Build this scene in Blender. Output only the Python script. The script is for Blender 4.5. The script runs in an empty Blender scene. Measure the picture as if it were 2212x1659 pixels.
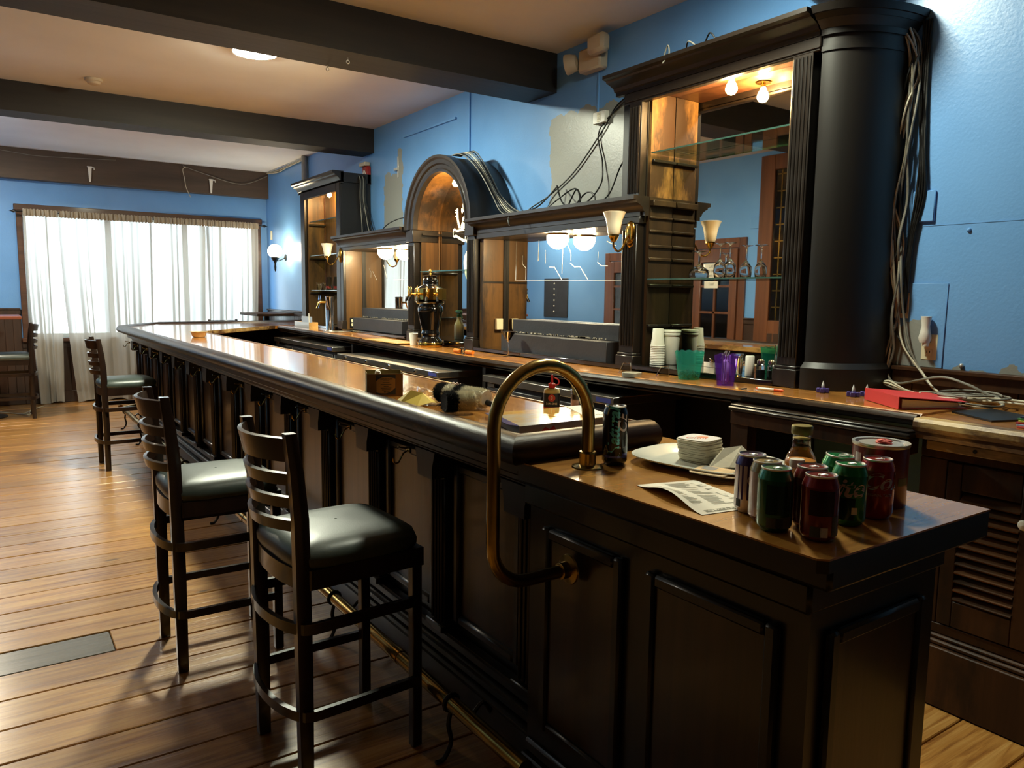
import bpy, bmesh, math, random
from math import sin, cos, pi, radians, sqrt, atan2
from mathutils import Vector, Matrix
random.seed(7)
SC = bpy.context.scene
COL = SC.collection

# ------------------------------------------------------------------ camera
cam_d = bpy.data.cameras.new('camera')
cam = bpy.data.objects.new('camera', cam_d)
COL.objects.link(cam)
cam_d.sensor_fit = 'HORIZONTAL'
cam_d.sensor_width = 36.0
cam_d.lens = 36.0 * 1640.0 / 2212.0
cam_d.clip_start = 0.02
RIGHT = Vector((0.82498392, -0.56500644, 0.01300942))
UP = Vector((0.05527023, 0.10356788, 0.99308554))
FWD = Vector((0.56244709, 0.81856057, -0.11666987))
cam.matrix_world = Matrix(((RIGHT.x, UP.x, -FWD.x, 0.0), (RIGHT.y, UP.y, -FWD.y, 0.0), (RIGHT.z, UP.z, -FWD.z, 1.46), (0, 0, 0, 1)))
SC.camera = cam

# ------------------------------------------------------------------ world, exposure
wd = bpy.data.worlds.new('overcast_sky')
SC.world = wd
wd.use_nodes = True
wn = wd.node_tree.nodes
wn['Background'].inputs[0].default_value = (0.80, 0.92, 1.0, 1)
wn['Background'].inputs[1].default_value = 3.5
SC.view_settings.view_transform = 'Standard'
SC.view_settings.look = 'None'
SC.view_settings.gamma = 1.0
SC.view_settings.use_curve_mapping = False
SC.view_settings.exposure = 1.6
SC.cycles.max_bounces = 9
SC.cycles.diffuse_bounces = 4
SC.cycles.glossy_bounces = 5
SC.cycles.transmission_bounces = 8
SC.cycles.transparent_max_bounces = 12
SC.cycles.caustics_reflective = False
SC.cycles.caustics_refractive = False
SC.cycles.sample_clamp_indirect = 6.0
LED_POWER = 4.5
BULB = 2.6

# ------------------------------------------------------------------ materials
def S(r, g, b):
    f = lambda c: (c / 255 / 12.92) if c / 255 <= 0.04045 else ((c / 255 + 0.055) / 1.055) ** 2.4
    return (f(r), f(g), f(b), 1.0)
MATS = {}
def new_mat(name):
    m = bpy.data.materials.new(name); m.use_nodes = True
    nt = m.node_tree
    return m, nt, nt.nodes, nt.links, nt.nodes['Principled BSDF']
def simple(name, col, rough=0.5, metal=0.0, coat=0.0, spec=0.5, trans=0.0, emit=None, es=0.0, noise=0.0, nscale=20, bump=0.0, bscale=60, alpha=1.0, ior=1.45):
    if name in MATS: return MATS[name]
    m, nt, N, L, P = new_mat(name)
    P.inputs['Base Color'].default_value = col
    P.inputs['Roughness'].default_value = rough
    P.inputs['Metallic'].default_value = metal
    P.inputs['Coat Weight'].default_value = coat
    P.inputs['Coat Roughness'].default_value = 0.08
    P.inputs['Specular IOR Level'].default_value = spec
    P.inputs['Transmission Weight'].default_value = trans
    P.inputs['IOR'].default_value = ior
    P.inputs['Alpha'].default_value = alpha
    if emit:
        P.inputs['Emission Color'].default_value = emit; P.inputs['Emission Strength'].default_value = es
    if noise > 0 or bump > 0:
        tc = N.new('ShaderNodeTexCoord')
    if noise > 0:
        nz = N.new('ShaderNodeTexNoise'); nz.inputs['Scale'].default_value = nscale; nz.inputs['Detail'].default_value = 5
        L.new(tc.outputs['Object'], nz.inputs['Vector'])
        mx = N.new('ShaderNodeMix'); mx.data_type = 'RGBA'; mx.blend_type = 'MULTIPLY'; mx.inputs[0].default_value = 1.0
        mx.inputs[6].default_value = col
        cr = N.new('ShaderNodeValToRGB'); cr.color_ramp.elements[0].position = .3; cr.color_ramp.elements[1].position = .7
        v = 1 - noise; cr.color_ramp.elements[0].color = (v, v, v, 1); cr.color_ramp.elements[1].color = (1, 1, 1, 1)
        L.new(nz.outputs[0], cr.inputs[0]); L.new(cr.outputs[0], mx.inputs[7]); L.new(mx.outputs[2], P.inputs['Base Color'])
    if bump > 0:
        nb = N.new('ShaderNodeTexNoise'); nb.inputs['Scale'].default_value = bscale; nb.inputs['Detail'].default_value = 4
        L.new(tc.outputs['Object'], nb.inputs['Vector'])
        bp = N.new('ShaderNodeBump'); bp.inputs['Strength'].default_value = bump; bp.inputs['Distance'].default_value = 0.01
        L.new(nb.outputs[0], bp.inputs['Height']); L.new(bp.outputs[0], P.inputs['Normal'])
    MATS[name] = m
    return m
def wood(name, ca, cb, axis='x', grain=14.0, stretch=0.06, rough=0.35, coat=0.0, bump=0.15, wear=None, wear_amt=0.0, rvar=0.0, wscale=2.5, coat_rough=.1, spec=.5):
    """two tone grain stretched along an axis; wear = worn patches of a paler wood"""
    m, nt, N, L, P = new_mat(name)
    tc = N.new('ShaderNodeTexCoord'); mp = N.new('ShaderNodeMapping')
    s = {'x': (stretch, 1, 1), 'y': (1, stretch, 1), 'z': (1, 1, stretch)}[axis]
    mp.inputs['Scale'].default_value = s
    oi = N.new('ShaderNodeObjectInfo')
    add = N.new('ShaderNodeVectorMath'); add.operation = 'MULTIPLY_ADD'
    L.new(oi.outputs['Random'], add.inputs[0]); add.inputs[1].default_value = (17, 31, 23)
    L.new(tc.outputs['Object'], add.inputs[2]); L.new(add.outputs[0], mp.inputs['Vector'])
    nz = N.new('ShaderNodeTexNoise'); nz.inputs['Scale'].default_value = grain; nz.inputs['Detail'].default_value = 8; nz.inputs['Roughness'].default_value = .65; nz.inputs['Distortion'].default_value = .4
    L.new(mp.outputs[0], nz.inputs['Vector'])
    cr = N.new('ShaderNodeValToRGB')
    cr.color_ramp.elements[0].position = .32; cr.color_ramp.elements[1].position = .68
    cr.color_ramp.elements[0].color = ca; cr.color_ramp.elements[1].color = cb
    L.new(nz.outputs[0], cr.inputs[0])
    out = cr.outputs[0]
    if wear:
        n2 = N.new('ShaderNodeTexNoise'); n2.inputs['Scale'].default_value = wscale; n2.inputs['Detail'].default_value = 6; n2.inputs['Roughness'].default_value = .7
        mp2 = N.new('ShaderNodeMapping'); mp2.inputs['Scale'].default_value = {'x': (.35, 1, 1), 'y': (1, .35, 1), 'z': (1, 1, .35)}[axis]
        L.new(add.outputs[0], mp2.inputs['Vector']); L.new(mp2.outputs[0], n2.inputs['Vector'])
        r2 = N.new('ShaderNodeValToRGB'); r2.color_ramp.elements[0].position = .62 - .3 * wear_amt; r2.color_ramp.elements[1].position = .72 - .25 * wear_amt
        L.new(n2.outputs[0], r2.inputs[0])
        mx = N.new('ShaderNodeMix'); mx.data_type = 'RGBA'; mx.inputs[7].default_value = wear
        L.new(r2.outputs[0], mx.inputs[0]); L.new(out, mx.inputs[6]); out = mx.outputs[2]
    if rvar > 0:
        hs = N.new('ShaderNodeHueSaturation')
        mr = N.new('ShaderNodeMapRange'); mr.inputs[3].default_value = 1 - rvar; mr.inputs[4].default_value = 1 + rvar
        L.new(oi.outputs['Random'], mr.inputs[0]); L.new(mr.outputs[0], hs.inputs['Value']); L.new(out, hs.inputs['Color']); out = hs.outputs[0]
    L.new(out, P.inputs['Base Color'])
    P.inputs['Roughness'].default_value = rough
    P.inputs['Coat Weight'].default_value = coat; P.inputs['Coat Roughness'].default_value = coat_rough
    P.inputs['Specular IOR Level'].default_value = spec
    if bump > 0:
        bp = N.new('ShaderNodeBump'); bp.inputs['Strength'].default_value = bump; bp.inputs['Distance'].default_value = .006
        L.new(nz.outputs[0], bp.inputs['Height']); L.new(bp.outputs[0], P.inputs['Normal'])
    MATS[name] = m
    return m
def clear_mat(name, tint=(1, 1, 1, 1), gloss=0.1, rough=0.02, facing=0.35):
    """thin clear material: see-through with a mirror-like surface that grows at grazing angles"""
    m = bpy.data.materials.new(name); m.use_nodes = True
    N = m.node_tree.nodes; L = m.node_tree.links; N.clear()
    o = N.new('ShaderNodeOutputMaterial'); t = N.new('ShaderNodeBsdfTransparent'); g = N.new('ShaderNodeBsdfGlossy')
    t.inputs[0].default_value = tint; g.inputs['Roughness'].default_value = rough
    lw = N.new('ShaderNodeLayerWeight'); lw.inputs[0].default_value = facing
    pw = N.new('ShaderNodeMath'); pw.operation = 'POWER'; pw.inputs[1].default_value = 1.6
    mr = N.new('ShaderNodeMapRange'); mr.inputs[3].default_value = gloss * .3; mr.inputs[4].default_value = min(.95, gloss * 6)
    mx = N.new('ShaderNodeMixShader')
    L.new(lw.outputs['Facing'], pw.inputs[0]); L.new(pw.outputs[0], mr.inputs[0]); L.new(mr.outputs[0], mx.inputs[0]); L.new(t.outputs[0], mx.inputs[1]); L.new(g.outputs[0], mx.inputs[2]); L.new(mx.outputs[0], o.inputs[0])
    MATS[name] = m
    return m
def glow(name, col, strength):
    m = bpy.data.materials.new(name); m.use_nodes = True
    N = m.node_tree.nodes; L = m.node_tree.links; N.clear()
    o = N.new('ShaderNodeOutputMaterial'); e = N.new('ShaderNodeEmission'); e.inputs[0].default_value = col; e.inputs[1].default_value = strength
    L.new(e.outputs[0], o.inputs[0]); MATS[name] = m
    return m

# ------------------------------------------------------------------ mesh builder
WL = {}           # world location of every thing
class MB:
    def __init__(s): s.v = []; s.f = []
    def add(s, vs, fs):
        b = len(s.v); s.v += [tuple(p) for p in vs]; s.f += [tuple(b + i for i in q) for q in fs]; return s
    def box(s, x0, x1, y0, y1, z0, z1, b=0.0):
        if x0 > x1: x0, x1 = x1, x0
        if y0 > y1: y0, y1 = y1, y0
        if z0 > z1: z0, z1 = z1, z0
        if b <= 0:
            return s.add([(x0,y0,z0),(x1,y0,z0),(x1,y1,z0),(x0,y1,z0),(x0,y0,z1),(x1,y0,z1),(x1,y1,z1),(x0,y1,z1)],
                         [(0,3,2,1),(4,5,6,7),(0,1,5,4),(1,2,6,5),(2,3,7,6),(3,0,4,7)])
        b = min(b, (x1-x0)*.45, (y1-y0)*.45, (z1-z0)*.45)
        X = (x0, x1); Y = (y0, y1); Z = (z0, z1); idx = {}; vs = []
        for i in (0,1):
            for j in (0,1):
                for k in (0,1):
                    sx, sy, sz = (b if i == 0 else -b), (b if j == 0 else -b), (b if k == 0 else -b)
                    for a, p in (('x', (X[i], Y[j]+sy, Z[k]+sz)), ('y', (X[i]+sx, Y[j], Z[k]+sz)), ('z', (X[i]+sx, Y[j]+sy, Z[k]))):
                        idx[(i,j,k,a)] = len(vs); vs.append(p)
        fs = []
        def q(*ks): fs.append(tuple(idx[k] for k in ks))
        for i in (0,1):
            r = [(i,0,0,'x'),(i,1,0,'x'),(i,1,1,'x'),(i,0,1,'x')]; q(*(r if i else r[::-1]))
            r = [(0,i,0,'y'),(0,i,1,'y'),(1,i,1,'y'),(1,i,0,'y')]; q(*(r if i else r[::-1]))
            r = [(0,0,i,'z'),(1,0,i,'z'),(1,1,i,'z'),(0,1,i,'z')]; q(*(r if i else r[::-1]))
        for i in (0,1):
            for j in (0,1):
                r = [(i,j,0,'x'),(i,j,0,'y'),(i,j,1,'y'),(i,j,1,'x')]; q(*(r if (i ^ j) else r[::-1]))
                r = [(i,0,j,'x'),(i,0,j,'z'),(i,1,j,'z'),(i,1,j,'x')]; q(*(r[::-1] if (i ^ j) else r))
                r = [(0,i,j,'y'),(0,i,j,'z'),(1,i,j,'z'),(1,i,j,'y')]; q(*(r if (i ^ j) else r[::-1]))
        for i in (0,1):
            for j in (0,1):
                for k in (0,1):
                    r = [(i,j,k,'x'),(i,j,k,'y'),(i,j,k,'z')]; q(*(r if (i + j + k) % 2 else r[::-1]))
        return s.add(vs, fs)
    def extrude(s, prof, path, closed=False, caps=True):
        """prof: list of (a,b); path: list of functions/frames (origin, A, B) -> sweeps"""
        n = len(prof); rings = []
        for (o, A, B) in path:
            o = Vector(o); A = Vector(A); B = Vector(B)
            rings.append([tuple(o + A*a + B*b) for a, b in prof])
        vs = [p for r in rings for p in r]; fs = []
        m = len(rings)
        for i in range(m if closed else m-1):
            for j in range(n):
                fs.append((i*n+j, i*n+(j+1) % n, ((i+1) % m)*n+(j+1) % n, ((i+1) % m)*n+j))
        if caps and not closed:
            fs.append(tuple(range(n-1, -1, -1))); fs.append(tuple((m-1)*n+j for j in range(n)))
        return s.add(vs, fs)
    def tube(s, pts, r, n=8, closed=False, caps=True):
        pts = [Vector(p) for p in pts]; m = len(pts); frames = []
        rr = r if isinstance(r, (list, tuple)) else [r]*m
        up = None
        for i in range(m):
            if closed: t = pts[(i+1) % m] - pts[i-1]
            else: t = pts[min(i+1, m-1)] - pts[max(i-1, 0)]
            if t.length < 1e-9: t = Vector((0,0,1))
            t.normalize()
            if up is None:
                up = Vector((0,0,1)) if abs(t.z) < .9 else Vector((1,0,0))
            A = up - t*up.dot(t)
            if A.length < 1e-6: A = t.orthogonal()
            A.normalize(); up = A; B = t.cross(A)
            frames.append((pts[i], A*rr[i], B*rr[i]))
        prof = [(cos(2*pi*k/n), sin(2*pi*k/n)) for k in range(n)]
        return s.extrude(prof, frames, closed, caps)
    def strip(s, pts, w, h, upv=(0,0,1), closed=False):
        """rectangular bar along pts: w across, h along upv"""
        pts = [Vector(p) for p in pts]; m = len(pts); U = Vector(upv); fr = []
        for i in range(m):
            t = (pts[(i+1) % m] - pts[i-1]) if closed else (pts[min(i+1,m-1)] - pts[max(i-1,0)])
            t.normalize(); B = t.cross(U); B.normalize(); A = B.cross(t)
            fr.append((pts[i], B*w/2, A*h/2))
        return s.extrude([(-1,-1),(1,-1),(1,1),(-1,1)], fr, closed)
    def lathe(s, prof, c=(0,0,0), n=24, a0=0.0, a1=2*pi, sx=1.0, sy=1.0):
        """prof: list of (r, z) bottom to top"""
        full = abs(a1-a0-2*pi) < 1e-6; k = n if full else n+1; vs = []; fs = []
        for (r, z) in prof:
            for i in range(k):
                a = a0+(a1-a0)*i/n; vs.append((c[0]+r*sx*cos(a), c[1]+r*sy*sin(a), c[2]+z))
        for j in range(len(prof)-1):
            for i in range(n):
                i2 = (i+1) % k if full else i+1
                fs.append((j*k+i, j*k+i2, (j+1)*k+i2, (j+1)*k+i))
        if full:
            if prof[0][0] > 1e-5: fs.append(tuple(range(k-1, -1, -1)))
            if prof[-1][0] > 1e-5: fs.append(tuple((len(prof)-1)*k+i for i in range(k)))
        return s.add(vs, fs)
    def prism(s, poly, z0, z1, axis='z'):
        n = len(poly)
        def P(a, b, c): return {'z': (a, b, c), 'x': (c, a, b), 'y': (a, c, b)}[axis]
        vs = [P(a, b, z0) for a, b in poly] + [P(a, b, z1) for a, b in poly]
        fs = [tuple(range(n-1, -1, -1)), tuple(range(n, 2*n))] + [(i, (i+1) % n, n+(i+1) % n, n+i) for i in range(n)]
        return s.add(vs, fs)
    def sphere(s, c, r, n=16, m=10, z0=-1.0, z1=1.0, sz=1.0):
        a0 = math.asin(z0); a1 = math.asin(z1)
        return s.lathe([(max(r*cos(a0+(a1-a0)*i/m), 1e-5), r*sz*sin(a0+(a1-a0)*i/m)) for i in range(m+1)], c, n)
    def quad(s, a, b, c, d): return s.add([a, b, c, d], [(0,1,2,3)])
    def xf(s, M, start=0):
        for i in range(start, len(s.v)): s.v[i] = tuple(M @ Vector(s.v[i]))
        return s
    def build(s, name, mat, parent=None, local=False, smooth=40, loc=None):
        me = bpy.data.meshes.new(name)
        off = Vector((0,0,0))
        if parent is not None and not local: off = WL[parent]
        if parent is None and loc is not None: off = Vector(loc)
        me.from_pydata([tuple(Vector(p)-off) for p in s.v], [], s.f)
        bm = bmesh.new(); bm.from_mesh(me); bmesh.ops.recalc_face_normals(bm, faces=bm.faces); bm.to_mesh(me); bm.free()
        if smooth:
            me.polygons.foreach_set('use_smooth', [True]*len(me.polygons))
            me.set_sharp_from_angle(angle=radians(smooth))
        me.update()
        if mat is not None: me.materials.append(mat if not isinstance(mat, str) else MATS[mat])
        o = bpy.data.objects.new(name, me); COL.objects.link(o)
        if parent is not None:
            o.parent = parent; WL[o] = WL[parent]
        else:
            if loc is not None: o.location = loc
            WL[o] = off
        return o
def tag(o, label, cat, group=None, kind=None):
    o['label'] = label; o['category'] = cat
    if group: o['group'] = group
    if kind: o['kind'] = kind
    return o
def struct(o): o['kind'] = 'structure'; return o
def thing(name, label, cat, loc=(0,0,0), group=None, rz=0.0):
    o = bpy.data.objects.new(name, None); COL.objects.link(o)
    o.empty_display_size = .05; o.location = loc; o.rotation_euler = (0, 0, rz)
    WL[o] = Vector(loc)
    return tag(o, label, cat, group)
def copy_tree(o, loc=None, rz=None, label=None, parent=None):
    c = o.copy(); COL.objects.link(c); WL[c] = Vector(loc) if loc is not None else WL[o]
    if parent is not None: c.parent = parent
    if loc is not None: c.location = loc
    if rz is not None: c.rotation_euler = (0, 0, rz)
    if label: c['label'] = label
    for ch in list(o.children): copy_tree(ch, parent=c)
    return c
def box(x0, x1, y0, y1, z0, z1, b=0.0): return MB().box(x0, x1, y0, y1, z0, z1, b)
def text_geo(s, size=1.0, shear=0.0, extr=0.0, bold=0.0):
    cu = bpy.data.curves.new('t', 'FONT'); cu.body = s; cu.size = size; cu.shear = shear; cu.resolution_u = 3; cu.offset = bold
    cu.align_x = 'CENTER'; cu.align_y = 'CENTER'
    ob = bpy.data.objects.new('t', cu)
    me = bpy.data.meshes.new_from_object(ob)
    vs = [tuple(v.co) for v in me.vertices]; fs = [tuple(p.vertices) for p in me.polygons]
    bpy.data.objects.remove(ob); bpy.data.curves.remove(cu); bpy.data.meshes.remove(me)
    return vs, fs
def text_part(name, s, size, mat, parent, fn, local=False, shear=0.0, bold=0.0):
    vs, fs = text_geo(s, size, shear, bold=bold)
    return MB().add([fn(x, y) for x, y, z in vs], fs).build(name, mat, parent, local, smooth=0)
def lerp(a, b, t): return a+(b-a)*t
def interp(x, xs, ys):
    if x <= xs[0]: return ys[0]
    for i in range(1, len(xs)):
        if x <= xs[i]: return lerp(ys[i-1], ys[i], (x-xs[i-1])/(xs[i]-xs[i-1]))
    return ys[-1]
def spline(pts, n=6):
    P = [Vector(p) for p in pts]; out = []
    for i in range(len(P)-1):
        p0 = P[max(i-1,0)]; p1 = P[i]; p2 = P[i+1]; p3 = P[min(i+2,len(P)-1)]
        for k in range(n):
            t = k/n
            out.append(0.5*((2*p1)+(-p0+p2)*t+(2*p0-5*p1+4*p2-p3)*t*t+(-p0+3*p1-3*p2+p3)*t**3))
    out.append(P[-1]); return out
# the old counter sags a little in the middle
def zc(y): return interp(y, [1.4,2.2,3.2,4.4,5.2,6.5,8.5], [1.05,1.048,1.033,1.027,1.032,1.052,1.066])
# ------------------------------------------------------------------ shared materials
wood('dark_wood', S(19,14,11), S(35,27,21), 'y', 16, .05, .36, .12, .12)
wood('dark_wood_v', S(19,14,11), S(35,27,21), 'z', 16, .05, .36, .12, .12)
wood('black_wood', S(15,12,10), S(25,20,16), 'z', 12, .06, .46, .03, .08)
wood('bar_wood', S(11,7,5), S(24,15,9), 'z', 14, .05, .34, .15, .10)
wood('bar_panel', S(27,16,9), S(56,34,18), 'z', 18, .05, .30, .25, .10)
wood('niche_wood', S(60,41,20), S(108,75,36), 'z', 13, .05, .42, .10, .15, S(34,23,14), .35)
wood('niche_worn', S(120,84,42), S(168,125,70), 'z', 13, .10, .40, .10, .15, S(58,38,20), .75, 0, 3.2)
wood('bar_top', S(132,80,30), S(184,124,58), 'y', 20, .09, .22, .9, .05, S(196,140,72), .25, 0, 2.2, .06)
wood('counter_top', S(140,88,36), S(190,130,62), 'y', 18, .07, .25, .7, .05, S(90,52,22), .3, 0, 2.0, .10)
wood('end_top', S(160,106,40), S(196,142,68), 'x', 16, .08, .26, .8, .06, S(130,84,32), .25, 0, 2.0, .09)
wood('rail_wood', S(27,17,10), S(48,31,18), 'y', 30, .2, .34, .0, .35, S(80,57,34), .10, 0, 14, .12, .13)
wood('rail_wood_x', S(27,17,10), S(48,31,18), 'x', 30, .2, .34, .0, .35, S(90,64,32), .10, 0, 14, .12, .13)
wood('stool_wood', S(22,12,8), S(40,23,14), 'z', 12, .06, .30, .4, .06)
wood('cab_wood', S(44,26,14), S(76,48,26), 'z', 13, .06, .48, .0, .15, S(30,18,10), .3, spec=.25)
wood('niche_dark', S(34,24,14), S(58,42,24), 'z', 13, .06, .45, .0, .15, S(104,76,38), .12, spec=.3)
wood('slat_wood', S(70,44,24), S(110,74,42), 'y', 13, .05, .6, .0, .15, S(50,34,20), .3, .2, spec=.15)
wood('batten_wood', S(150,120,68), S(196,162,100), 'y', 16, .06, .5, .05, .2, S(70,50,26), .35)
wood('worn_nose', S(60,38,20), S(100,68,36), 'y', 14, .05, .42, .2, .25, S(186,156,100), .55, 0, 7)
wood('red_wood', S(78,44,26), S(116,70,42), 'z', 12, .05, .38, .2, .1)
wood('trim_wood', S(58,34,22), S(88,55,36), 'x', 12, .05, .4, .2, .1)
wood('wainscot', S(40,25,17), S(62,40,27), 'z', 16, .05, .42, .1, .15)
wood('beam_wood', S(24,21,19), S(42,37,33), 'x', 9, .05, .62, 0, .35)
wood('header_wood', S(64,52,42), S(86,71,58), 'x', 7, .10, .6, 0, .15)
wood('table_wood', S(112,60,40), S(150,84,58), 'x', 10, .06, .3, .4, .06)
simple('black_paint', S(50,50,53), .46, noise=.25, nscale=8, bump=.1)
simple('black_gloss', S(12,11,11), .10, coat=.8)
simple('black_plastic', S(20,20,21), .35)
simple('dark_void', S(10,9,8), .8)
simple('brass', S(190,150,72), .18, 1.0, noise=.12, nscale=9)
simple('old_brass', S(172,144,82), .24, 1.0, noise=.28, nscale=14)
simple('gold', S(228,190,104), .16, 1.0)
simple('chrome', S(220,220,222), .08, 1.0)
simple('steel', S(178,172,162), .34, 1.0, noise=.25, nscale=6)
simple('alu', S(214,212,206), .30, .6)
simple('white_plastic', S(226,224,214), .38)
simple('ivory_plastic', S(224,214,180), .4)
simple('cream_metal', S(190,176,154), .5)
simple('vinyl', S(60,71,66), .42, noise=.2, nscale=30, bump=.05, bscale=220, spec=1.0)
simple('white_paper', S(232,228,214), .7)
simple('card_edge', S(206,198,176), .8, noise=.18, nscale=40)
simple('print_dark', S(40,42,40), .6)
simple('print_grey', S(150,152,140), .7)
simple('cable_black', S(22,21,20), .45)
simple('cable_grey', S(120,116,106), .5)
simple('cable_white', S(196,188,166), .5)
simple('frost', S(248,238,212), .35, coat=.2)
simple('mirror_silver', S(215,213,206), .015, 1.0)
simple('etched', S(216,214,204), .6)
simple('red_paint', S(150,38,34), .4)
clear_mat('clear_glass', (.95,.97,.955,1), .22)
clear_mat('shelf_glass', (.80,.90,.84,1), .12)
clear_mat('window_glass', (.94,.97,.97,1), .06)
clear_mat('door_glass', (.10,.10,.10,1), .14)
clear_mat('clear_plastic', (.93,.94,.92,1), .16, .08)
simple('glass_edge', S(78,116,104), .08, trans=.5, coat=.5)
simple('real_glass', (1,1,1,1), .0, trans=1.0, ior=1.45)
glow('bulb_glow', (1.0, .66, .28, 1), 190*BULB)
glow('globe_glow', (1.0, .80, .46, 1), 34*BULB)
glow('led_glow', (.97, 1.0, .78, 1), 60*LED_POWER)
glow('led_glow_warm', (1.0, .88, .66, 1), 34*LED_POWER)
glow('led_glow_dim', (.97, 1.0, .78, 1), 21*LED_POWER)

# ------------------------------------------------------------------ wall paint with grey patches where fittings came off
def wall_paint(name, patches):
    m, nt, N, L, P = new_mat(name)
    tc = N.new('ShaderNodeTexCoord'); sp = N.new('ShaderNodeSeparateXYZ'); L.new(tc.outputs['Object'], sp.inputs[0])
    nz = N.new('ShaderNodeTexNoise'); nz.inputs['Scale'].default_value = 9; nz.inputs['Detail'].default_value = 6; L.new(tc.outputs['Object'], nz.inputs['Vector'])
    n0 = N.new('ShaderNodeMath'); n0.operation = 'MULTIPLY_ADD'; L.new(nz.outputs[0], n0.inputs[0]); n0.inputs[1].default_value = .16; n0.inputs[2].default_value = -.08
    def M(op, a, b):
        k = N.new('ShaderNodeMath'); k.operation = op
        for i, v in enumerate((a, b)):
            if isinstance(v, (int, float)): k.inputs[i].default_value = v
            else: L.new(v, k.inputs[i])
        return k.outputs[0]
    tot = None
    for (y0, y1, z0, z1) in patches:
        yy = M('ADD', sp.outputs[1], n0.outputs[0]); zz = M('ADD', sp.outputs[2], n0.outputs[0])
        a = M('LESS_THAN', M('ABSOLUTE', M('SUBTRACT', yy, (y0+y1)/2), 0), (y1-y0)/2)
        b = M('LESS_THAN', M('ABSOLUTE', M('SUBTRACT', zz, (z0+z1)/2), 0), (z1-z0)/2)
        c = M('MULTIPLY', a, b); tot = c if tot is None else M('MAXIMUM', tot, c)
    n2 = N.new('ShaderNodeTexNoise'); n2.inputs['Scale'].default_value = 1.6; n2.inputs['Detail'].default_value = 4; L.new(tc.outputs['Object'], n2.inputs['Vector'])
    cr = N.new('ShaderNodeValToRGB'); cr.color_ramp.elements[0].color = S(98,149,206); cr.color_ramp.elements[1].color = S(110,161,218)
    cr.color_ramp.elements[0].position = .3; cr.color_ramp.elements[1].position = .7
    L.new(n2.outputs[0], cr.inputs[0]); out = cr.outputs[0]
    if tot is not None:
        mx = N.new('ShaderNodeMix'); mx.data_type = 'RGBA'; mx.inputs[7].default_value = S(140,142,136)
        L.new(tot, mx.inputs[0]); L.new(out, mx.inputs[6]); out = mx.outputs[2]
    L.new(out, P.inputs['Base Color']); P.inputs['Roughness'].default_value = .34
    nb = N.new('ShaderNodeTexNoise'); nb.inputs['Scale'].default_value = 70; nb.inputs['Detail'].default_value = 4; L.new(tc.outputs['Object'], nb.inputs['Vector'])
    bp = N.new('ShaderNodeBump'); bp.inputs['Strength'].default_value = .22; bp.inputs['Distance'].default_value = .004
    L.new(nb.outputs[0], bp.inputs['Height']); L.new(bp.outputs[0], P.inputs['Normal'])
    MATS[name] = m
wall_paint('blue_paint', [])
wall_paint('blue_patched', [(3.66,4.52,2.05,2.72), (6.90,7.32,2.05,2.66), (6.90,7.0,2.6,2.86), (1.70,1.95,1.1,1.36), (0.0,1.72,1.1,1.185)])
simple('ceiling_paint', S(226,226,226), .7, noise=.12, nscale=1.3, bump=.12, bscale=9)

CZ = 3.156
struct(box(-1.0, 3.41, -3.0, 11.35, -.12, -.022).build('floor', 'dark_void'))
FLOOR = bpy.data.objects['floor']
struct(box(-1.1, 3.53, -3.1, 11.5, CZ, CZ+.1).build('ceiling', 'ceiling_paint'))
struct(box(3.41, 3.53, -3.1, 11.5, -.12, CZ).build('wall_right', 'blue_patched'))
struct(box(-1.12, -1.0, -3.1, 11.5, -.12, CZ).build('wall_left', 'blue_paint'))
struct(box(-1.1, 3.5, -3.12, -3.0, -.12, CZ).build('wall_near', 'wainscot'))  # unseen wall behind the camera, given dark wood to reduce light bounce
WX0, WX1, WZ0, WZ1 = .40, 3.24, .84, 2.42
w = MB()
w.box(-1.1, WX0, 11.35, 11.47, -.1, CZ); w.box(WX1, 3.5, 11.35, 11.47, -.1, CZ)
w.box(WX0, WX1, 11.35, 11.47, -.1, WZ0); w.box(WX0, WX1, 11.35, 11.47, WZ1, CZ)
struct(w.build('wall_far', 'blue_paint'))

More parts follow.
